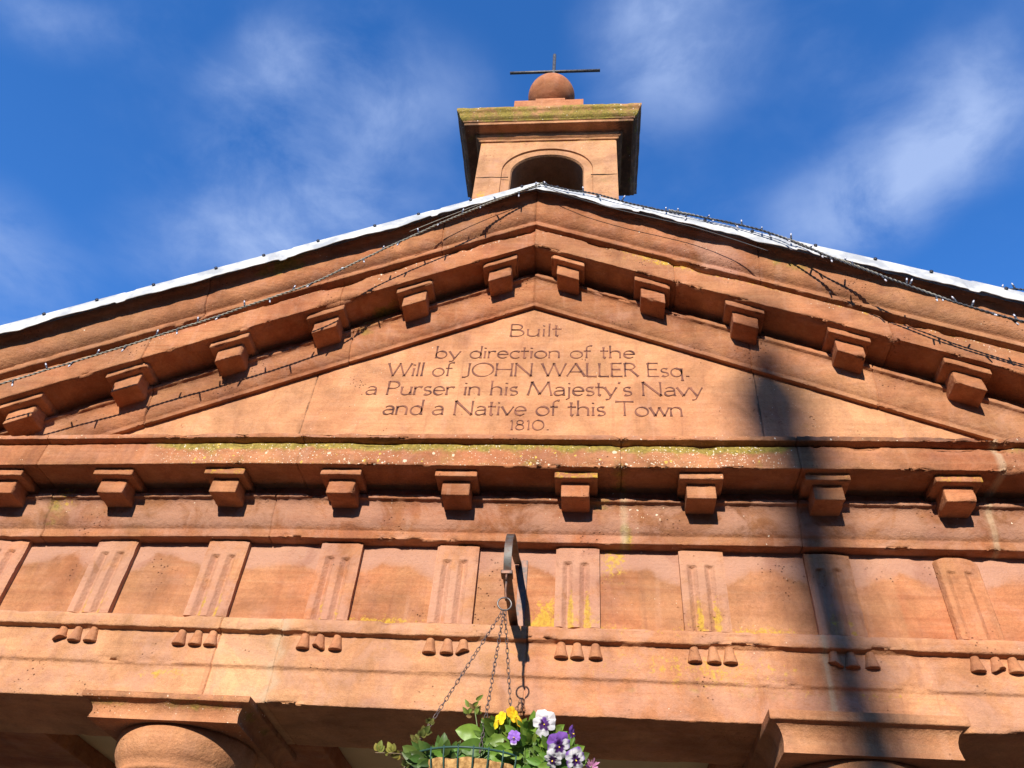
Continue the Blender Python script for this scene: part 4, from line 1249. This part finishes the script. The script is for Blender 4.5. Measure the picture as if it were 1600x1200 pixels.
root, parts, cols = broad_plant(715, 1175, -0.50, [(752, 1150, .078, .052, 165, 0), (758, 1168, .080, .050, 175, 0), (742, 1176, .066, .044, 195, 0), (738, 1185, .06, .042, 150, 0),
        (765, 1160, .050, .036, 20, 0), (750, 1180, .055, .038, -5, 0), (720, 1182, .060, .040, 170, 0), (700, 1186, .06, .036, 160, 0), (735, 1192, .06, .04, -20, 0), (765, 1178, .05, .034, -15, 0), (690, 1190, .05, .034, 120, 0)],
        'broad leaved primrose with rounded bright green leaves and closed buds', seed=3)
leaves_part(root, 'foliage', parts, cols)
bp, bc = [], []
b0 = at(750, 1165, -0.5); b1 = at(742, 1110, -0.5)
bp.append(stem(b0, b1, 0.002)); bc.append((0.14, 0.2, 0.05))
for k in range(13):
    r_ = np.random.RandomState(k + 70)
    q = at(742 + (r_.rand() - .5) * 26, 1112 + (r_.rand() - .6) * 34, -0.5 + 0.02 * r_.rand())
    dv = CR * (r_.rand() - .5) * 2 + CU * (r_.rand() - 0.1) + CF * (r_.rand() - .7)
    bp.append(leafmesh(.026, .013, q, dv, -CF, .3, .3)); bc.append((0.20, 0.27, 0.05) if k % 3 else (0.32, 0.20, 0.08))
leaves_part(root, 'bud_cluster', bp, bc)

# ivy trails on the left
def ivy(path, n, label, seed, colr):
    r_ = np.random.RandomState(seed)
    P = cr_spline([at(*p) for p in path], 8)
    root = plant('ivy_trail', label, 'plant', tuple(P[0]), 'ivy trails on the left of the basket')
    V, Fc = tube(P, 0.0014, 5)
    build('stem', V, Fc, M_LEAF, root, (0, 0, 0), paint=np.tile((0.22, 0.15, 0.08), (len(V), 1)))
    parts, cols = [], []
    for k in range(n):
        f = (k + 0.6) / n; p = P[min(len(P) - 1, int(f * len(P)))]
        dv = CR * (r_.rand() - .5) * 2 + CU * (r_.rand() - .3) * 1.6 + CF * (r_.rand() - .8)
        L = 0.016 + 0.016 * r_.rand()
        q = p + dv * 0.006
        for da in (-0.7, 0, 0.7):           # three lobes
            dd = dv * math.cos(da) + np.cross(dv, CF) * math.sin(da)
            parts.append(leafmesh(L * (1 if da == 0 else .75), L * .62, q, dd, -CF, .2, .2, 1, 6, 5)); 
            cols.append(gcol(r_, colr, .3))
    leaves_part(root, 'foliage', parts, cols)
ivy([(668, 1185, -.44), (640, 1180, -.46), (615, 1177, -.48), (586, 1176, -.48)], 7, 'thin ivy trail with pale leaves reaching furthest left from the basket', 5, (0.20, 0.24, 0.05))
ivy([(665, 1180, -.45), (655, 1160, -.46), (664, 1142, -.46), (676, 1126, -.46)], 8, 'upright ivy sprig climbing beside the left basket chain', 6, (0.14, 0.19, 0.05))
ivy([(672, 1195, -.45), (648, 1190, -.47), (632, 1199, -.48), (628, 1215, -.48)], 10, 'dark ivy trail drooping over the left rim of the basket', 7, (0.10, 0.16, 0.04))

# green mound on the right: pansy foliage
def pansy_foliage(cx, cy, rx, ry, y, n, label, seed, col=(0.13, 0.27, 0.035), tall=1.0):
    r_ = np.random.RandomState(seed)
    o = at(cx, cy, y)
    root = plant('pansy_plant', label, 'plant', (o[0], o[1], RIMZ - 0.03), 'pansy plants in the basket')
    parts, cols = [], []
    for k in range(n):
        a = r_.rand() * 2 * math.pi; rad = math.sqrt(r_.rand())
        p = at(cx + rx * rad * math.cos(a), cy + ry * rad * math.sin(a), y + (r_.rand() - .6) * 0.07)
        dv = CR * math.cos(a) * .9 + CU * (0.5 * math.sin(-a) + 0.35) + CF * (r_.rand() - .7) * 0.9
        L = 0.026 + 0.026 * r_.rand()
        parts.append(leafmesh(L, L * (.38 + .25 * r_.rand()), p, dv, -CF + CU * .4, .35 * r_.rand(), .25, 1, 6, 5, .02, k)); cols.append(gcol(r_, col, .45))
        if k % 3 == 0:
            parts.append(stem((o[0] + (p[0] - o[0]) * .6, y, RIMZ - 0.03), p, 0.0013)); cols.append((0.16, 0.25, 0.06))
    leaves_part(root, 'foliage', parts, cols)
    return root
PF1 = pansy_foliage(790, 1165, 38, 34, -0.47, 110, 'dark leafy pansy plant with two yellow blooms above the middle of the basket', 21, (0.085, 0.19, 0.03))
PF2 = pansy_foliage(832, 1170, 40, 36, -0.49, 150, 'light green pansy plant carrying the topmost white and violet bloom', 22)
PF3 = pansy_foliage(868, 1190, 34, 30, -0.49, 120, 'pansy plant at the right edge of the basket with violet and white blooms', 23, (0.10, 0.22, 0.03))
PF4 = pansy_foliage(692, 1186, 44, 16, -0.49, 80, 'small dark pansy plant without open blooms behind the left rim', 24, (0.06, 0.13, 0.025))

def petal(c, ang, L, W, N, up, cols, seed, droop=0.1):
    """rounded petal; cols = (centre, middle, edge)"""
    rgt = np.cross(up, N); rgt /= np.linalg.norm(rgt)
    d = rgt * math.cos(ang) + up * math.sin(ang); s = np.cross(d, N)
    nu, nv = 7, 20; V = []; P = []
    for i in range(nu):
        rho = i / (nu - 1) + 1e-3
        for j in range(nv):
            th = 2 * math.pi * j / (nv - 1)
            f = 0.52 + 0.50 * rho * math.cos(th); g = rho * math.sin(th)
            wob = 1 + 0.05 * rho * math.sin(5 * th + seed)
            V.append(c + d * (L * f * wob) + s * (g * W * .5 * wob * (0.55 + 0.55 * min(1, f + .1))) + N * (0.10 * L * math.sin(f * 2.2) - droop * L * f * f + 0.045 * L * rho * math.sin(3 * th + seed)))
            a, b_, e = [np.array(k) for k in cols]
            q = f + 0.08 * math.sin(seed + g * 6)
            P.append(a + (b_ - a) * sstep(0.34, 0.46, np.array(q)) if q < 0.62 else b_ + (e - b_) * sstep(0.70, 0.97, np.array(q)))
    return (np.array(V), gridfaces(nu, nv)), np.array(P)
WH, VI, DP, YE, OR, PK = (0.86, 0.84, 0.86), (0.27, 0.11, 0.52), (0.07, 0.015, 0.13), (0.88, 0.66, 0.015), (0.85, 0.45, 0.01), (0.66, 0.28, 0.50)
def flower(root, px, py, y, size, face, roll, top, side, low, label=None):
    c = at(px, py, y); N = np.array(face, float); N /= np.linalg.norm(N)
    up = CU * math.cos(roll) + CR * math.sin(roll); up = up - N * (up @ N); up /= np.linalg.norm(up)
    parts, P = [], []
    for k, (a, L, W, cl_, off) in enumerate(((60, .62, .62, top, .003), (120, .62, .62, top, .002), (5, .52, .50, side, -.002), (175, .52, .50, side, -.003), (270, .56, .62, low, -.005))):
        m_, p_ = petal(c - N * off, math.radians(a), L * size, W * size, N, up, cl_, k * 1.7 + px, 0.05 + 0.15 * ((k * 7) % 3) / 3)
        parts.append(m_); P.append(p_)
    eye = lathe([(0.0005, -0.001), (0.0022, 0.0), (0.0018, 0.003), (0.0004, 0.004)], 8)
    R3 = np.stack([np.cross(up, N), up, N], 1)
    parts.append((eye[0] @ R3.T + c + N * 0.005, eye[1])); P.append(np.tile((0.85, 0.6, 0.05), (len(eye[0]), 1)))
    V, Fc = join(parts)
    f = build('flower', V, Fc, M_PETAL, root, (0, 0, 0), paint=np.vstack(P))
    if label: f['label'] = label
    rl = WL[root.name]
    V, Fc = stem((c[0] * .6 + rl[0] * .4, rl[1], RIMZ - 0.01), c - N * 0.004, 0.0014, (0, 0, 0.02))
    build('stem', V, Fc, M_LEAF, root, (0, 0, 0), paint=np.tile((0.17, 0.26, 0.06), (len(V), 1)))
toC = -CF
flower(PF1, 781, 1126, -0.53, 0.046, toC * .35 + CU * .5 - CR * .8, -0.2, (YE, YE, YE), (YE, YE, YE), (OR, YE, YE), 'pale yellow bloom turned aside')
flower(PF1, 804, 1121, -0.54, 0.056, toC * .3 + CU * .55 + CR * .75, 0.1, (YE, OR, OR), (YE, YE, OR), (OR, OR, YE), 'orange yellow bloom seen from behind')
flower(PF2, 850, 1131, -0.56, 0.064, toC * .9 + CU * .1 + CR * .05, 0.25, (VI, WH, WH), (DP, WH, WH), (DP, WH, WH))
flower(PF2, 803, 1153, -0.57, 0.034, toC * .8 + CU * .5, 0.1, (VI, VI, VI), (VI, VI, VI), (DP, VI, WH), 'small violet bloom')
flower(PF3, 873, 1166, -0.57, 0.066, toC * .9 + CR * .25, -0.15, (DP, VI, VI), (DP, WH, VI), (DP, WH, WH))
flower(PF3, 864, 1187, -0.565, 0.046, toC * .7 - CU * .2 - CR * .3, 0.3, (DP, WH, WH), (DP, WH, WH), (DP, WH, WH))
flower(PF3, 899, 1187, -0.55, 0.056, toC * .8 + CR * .3, -0.3, (DP, WH, VI), (DP, WH, VI), (DP, WH, WH))
flower(PF3, 893, 1146, -0.53, 0.036, toC * .4 + CR * .8, -0.1, (VI, VI, VI), (VI, VI, VI), (VI, VI, VI))
# one pink flower with many narrow petals
o = at(925, 1197, -0.46)
pd = plant('pink_daisy', 'pink many petalled flower at the lower right of the basket', 'flower', (o[0], o[1], RIMZ - 0.03))
parts, P = [], []
for k in range(26):
    a = k * 2.4; L = 0.012 + 0.010 * (k % 3) / 2
    up2 = CU * 1.0
    m_, p_ = petal(o + CU * 0.0, a, L, L * .35, toC * .6 + CU * .5, CU - CF * ((CU @ CF)), (PK, PK, (0.75, 0.42, 0.6)), k, -0.3 * (k % 3))
    parts.append(m_); P.append(p_)
V, Fc = join(parts)
build('bloom', V, Fc, M_PETAL, pd, (0, 0, 0), paint=np.vstack(P))
V, Fc = stem((o[0] - .02, o[1], RIMZ - 0.02), o, 0.0015)
build('stem', V, Fc, M_LEAF, pd, (0, 0, 0), paint=np.tile((0.17, 0.26, 0.06), (len(V), 1)))

# ================================================================== FAIRY LIGHTS
def bulb_mesh():
    a = tube([(0, 0, 0.002), (0, 0, -0.024)], 0.0046, 7)
    b = tube([(0, 0, -0.022), (0, 0, -0.031), (0, 0, -0.037), (0, 0, -0.040)], [0.0036, 0.0042, 0.0034, 0.0010], 7)
    V, Fc = join([a, b])
    return V, Fc, [0] * len(a[1]) + [1] * len(b[1])
BV, BF, BM = bulb_mesh()
bulb_me = None
def light_string(ctrl, label, spacing, mat, seed, strands=2, r=0.0030, extra=()):
    global bulb_me
    P = cr_spline(ctrl, 16)
    rr = np.random.RandomState(seed)
    # resample evenly
    L = np.concatenate([[0], np.cumsum(np.linalg.norm(np.diff(P, axis=0), axis=1))])
    s = np.arange(0, L[-1], 0.006)
    P = np.stack([np.interp(s, L, P[:, i]) for i in range(3)], 1)
    P += 0.004 * np.stack([fbm(P, 6, seed), fbm(P, 6, seed + 1), fbm(P, 6, seed + 2)], 1)
    root = thing('fairy_lights', tuple(P[len(P) // 2]), label, 'fairy lights', 'strings of unlit fairy lights on the pediment')
    T = np.gradient(P, axis=0); T /= np.linalg.norm(T, axis=1)[:, None]
    u = np.cross(T, [0, 0.3, 1.0]); u /= np.linalg.norm(u, axis=1)[:, None]; v = np.cross(T, u)
    parts = []
    for k in range(strands):
        a = s * 2 * math.pi / 0.045 + k * 2 * math.pi / strands
        parts.append(tube(P + (np.cos(a)[:, None] * u + np.sin(a)[:, None] * v) * r * (1.0 if strands > 1 else 0), r, 5))
    for ex in extra:
        parts.append(tube(cr_spline(ex, 10), r * .7, 5))
    V, Fc = join(parts)
    build('cable', V, Fc, mat, root, (0, 0, 0))
    k = 0; d = spacing * 0.4
    while d < s[-1]:
        p = P[int(d / 0.006)]
        up = (k % 2 == 0)
        if bulb_me is None:
            ob = build('bulb', BV, BF, M_SOCKET, root, tuple(p), mats=[M_SOCKET, M_BULB], midx=BM); bulb_me = ob.data
        else:
            ob = bpy.data.objects.new('bulb', bulb_me); link(ob, root, tuple(p))
        tilt = (rr.rand() - .5) * 1.2
        ob.rotation_euler = ((rr.rand() - 0.6) * 0.7, tilt + (math.pi if up else 0), 0)
        d += spacing * (0.75 + 0.5 * rr.rand()); k += 1
    return root
def C(px, py, y): return tuple(at(px, py, y))
light_string([C(848, 286, -.38), C(800, 304, -.385), (C(740, 327, -.40)), C(690, 349, -.40), C(600, 389, -.39), C(533, 421, -.39), C(480, 446, -.39), C(400, 473, -.385), C(340, 494, -.375), C(240, 527, -.36), C(150, 555, -.35), C(60, 582, -.34), C(-40, 612, -.33)],
             'string of fairy lights hanging down the left slope of the pediment', 0.125, M_CABLE, 3, extra=[[C(845, 290, -.375), C(770, 312, -.385), C(700, 338, -.385), C(640, 362, -.385)]])
light_string([C(845, 287, -.378), C(890, 297, -.382), C(930, 303, -.382), C(985, 318, -.382), C(1040, 330, -.386), C(1100, 340, -.384), C(1160, 352, -.386), C(1210, 366, -.40), C(1300, 402, -.425), C(1400, 440, -.43), C(1500, 475, -.43), C(1600, 503, -.43), C(1680, 526, -.43)],
             'string of fairy lights leaving the right verge and crossing the moulding below it', 0.115, M_CABLE_D, 9,
             extra=[[C(850, 292, -.38), C(910, 312, -.385), C(960, 326, -.385), C(1020, 340, -.385), C(1080, 354, -.385), C(1140, 372, -.39), C(1200, 392, -.40)]])
light_string([C(1045, 328, -.372), C(1110, 342, -.372), C(1180, 357, -.376), C(1240, 377, -.392), C(1290, 398, -.40), C(1345, 418, -.405), C(1420, 446, -.42), C(1520, 481, -.42), C(1620, 509, -.42)],
             'second cable of fairy lights bundled along the top edge of the right verge', 0.14, M_CABLE, 14)
light_string([C(1560, 455, -.20), C(1590, 452, -.15), C(1620, 456, -.20), C(1660, 468, -.2)], 'dark tangle of fairy lights lying on the roof edge at the far right', 0.07, M_CABLE_D, 15)

# ================================================================== STREET: ground and an unseen lamp added to cast the shadow on the front
n = 41; gx = np.concatenate([np.linspace(-900, -30, 8), np.linspace(-25, 25, 25), np.linspace(30, 900, 8)])
A, B_ = np.meshgrid(gx, gx, indexing='ij')
V = np.stack([A.ravel(), B_.ravel(), np.full(A.size, GZ)], 1)
g = build('ground', V, gridfaces(len(gx), len(gx)), M_GROUND, None, (0, 0, 0))
tag(g, 'paved street in front of the portico', 'ground', kind='structure')
LD = 21.0
lx, ly = 1.225 - SUN_H * LD, -LD
LT = 0.99 + SUN_K * LD
PO = thing('shadow_caster_lamp', (lx, ly, GZ), 'tall black lamp column with a broad lantern, unseen behind the viewer, added to cast a shadow', 'lamp')
zp = [(0.22, GZ), (0.22, GZ + 0.9), (0.15, GZ + 1.0), (0.13, GZ + 5.0), (0.130, LT - 1.2), (0.150, LT - 0.62), (0.15, LT - 0.58), (0.10, LT - 0.54)]
V, Fc = lathe(zp, 24)
lean = lambda z: lx - 0.05 * (z - (SUN_K * LD - 0.4))
V[:, 0] += lean(V[:, 2]); V[:, 1] += ly
build('post', V, Fc, M_POST, PO, (0, 0, 0))
V, Fc = lathe([(0.15, LT - 0.54), (0.18, LT - 0.20), (0.175, LT - 0.19)], 8, (lean(LT), ly))
build('lantern', V, Fc, M_GLASS, PO, (0, 0, 0), smooth=False)
V, Fc = lathe([(0.19, LT - 0.19), (0.19, LT - 0.16), (0.12, LT + 0.02), (0.05, LT + 0.16)], 8, (lean(LT), ly))
build('lantern_cap', V, Fc, M_POST, PO, (0, 0, 0), smooth=False)

# unseen houses added to block low sky and shade the street
def house(xc, wd, ht, y1, label, seed, turn=0.0):
    r = thing('sky_block_house', (xc, y1 - 4, GZ), label, 'house', 'added houses that cut the sky light')
    hw = wd / 2
    V = []; 
    w_ = slab('wall', xc - hw, xc + hw, y1 - 8, y1, GZ, GZ + ht - 1.6, M_RENDER, r, seed)
    V = [(xc - hw - .1, y1 + .25, GZ + ht - 1.7), (xc + hw + .1, y1 + .25, GZ + ht - 1.7), (xc + hw + .1, y1 - 4, GZ + ht), (xc - hw - .1, y1 - 4, GZ + ht), (xc - hw - .1, y1 - 8.25, GZ + ht - 1.7), (xc + hw + .1, y1 - 8.25, GZ + ht - 1.7)]
    build('roof', V, [[0, 1, 2, 3], [3, 2, 5, 4], [0, 3, 4], [1, 5, 2], [0, 4, 5, 1]], M_SLATE, r, smooth=False)
    for zf in (0.9, 3.8):
        for k in (-0.3, 0.0, 0.3):
            x = xc + k * wd
            if zf < 1 and k == 0.0:
                d = slab('door', x - .45, x + .45, y1 - .02, y1 + .05, GZ + 0.01, GZ + 2.1, M_DOOR_NICHE, r, seed + 3); continue
            f = slab('window_frame', x - .55, x + .55, y1 - .02, y1 + .06, GZ + zf, GZ + zf + 1.6, M_SASH, r, seed + 4)
            for sx in (-1, 1):
                for sz in (0, 1):
                    slab('pane', x + sx * .25 - .21, x + sx * .25 + .21, y1 + .055, y1 + .065, GZ + zf + .1 + sz * .72, GZ + zf + .1 + sz * .72 + .66, M_PANE, f, 3)
    r.rotation_euler = (0, 0, turn)
house(-10.2, 9.8, 9.6, -25.0, 'added rendered house blocking low sky across the street, left one seen from the portico', 301)
house(0.0, 10.2, 10.0, -25.0, 'added rendered house blocking low sky across the street directly facing the portico', 311)
house(10.4, 10.2, 9.5, -25.0, 'added rendered house blocking low sky across the street, right one seen from the portico', 321)
house(-13.0, 9.0, 11.0, -5.0, 'tall added rendered house blocking sky light on the left side of the street nearest the portico', 331, -math.pi / 2)  # side houses out of view, added to cut the sky fill
house(-13.0, 9.0, 10.0, -14.4, 'tall added rendered house blocking sky light on the left side of the street farther from the portico', 341, -math.pi / 2)
house(13.0, 9.0, 11.0, -5.0, 'tall added rendered house blocking sky light on the right side of the street nearest the portico', 351, math.pi / 2)
house(13.0, 9.0, 10.4, -14.4, 'tall added rendered house blocking sky light on the right side of the street farther from the portico', 361, math.pi / 2)
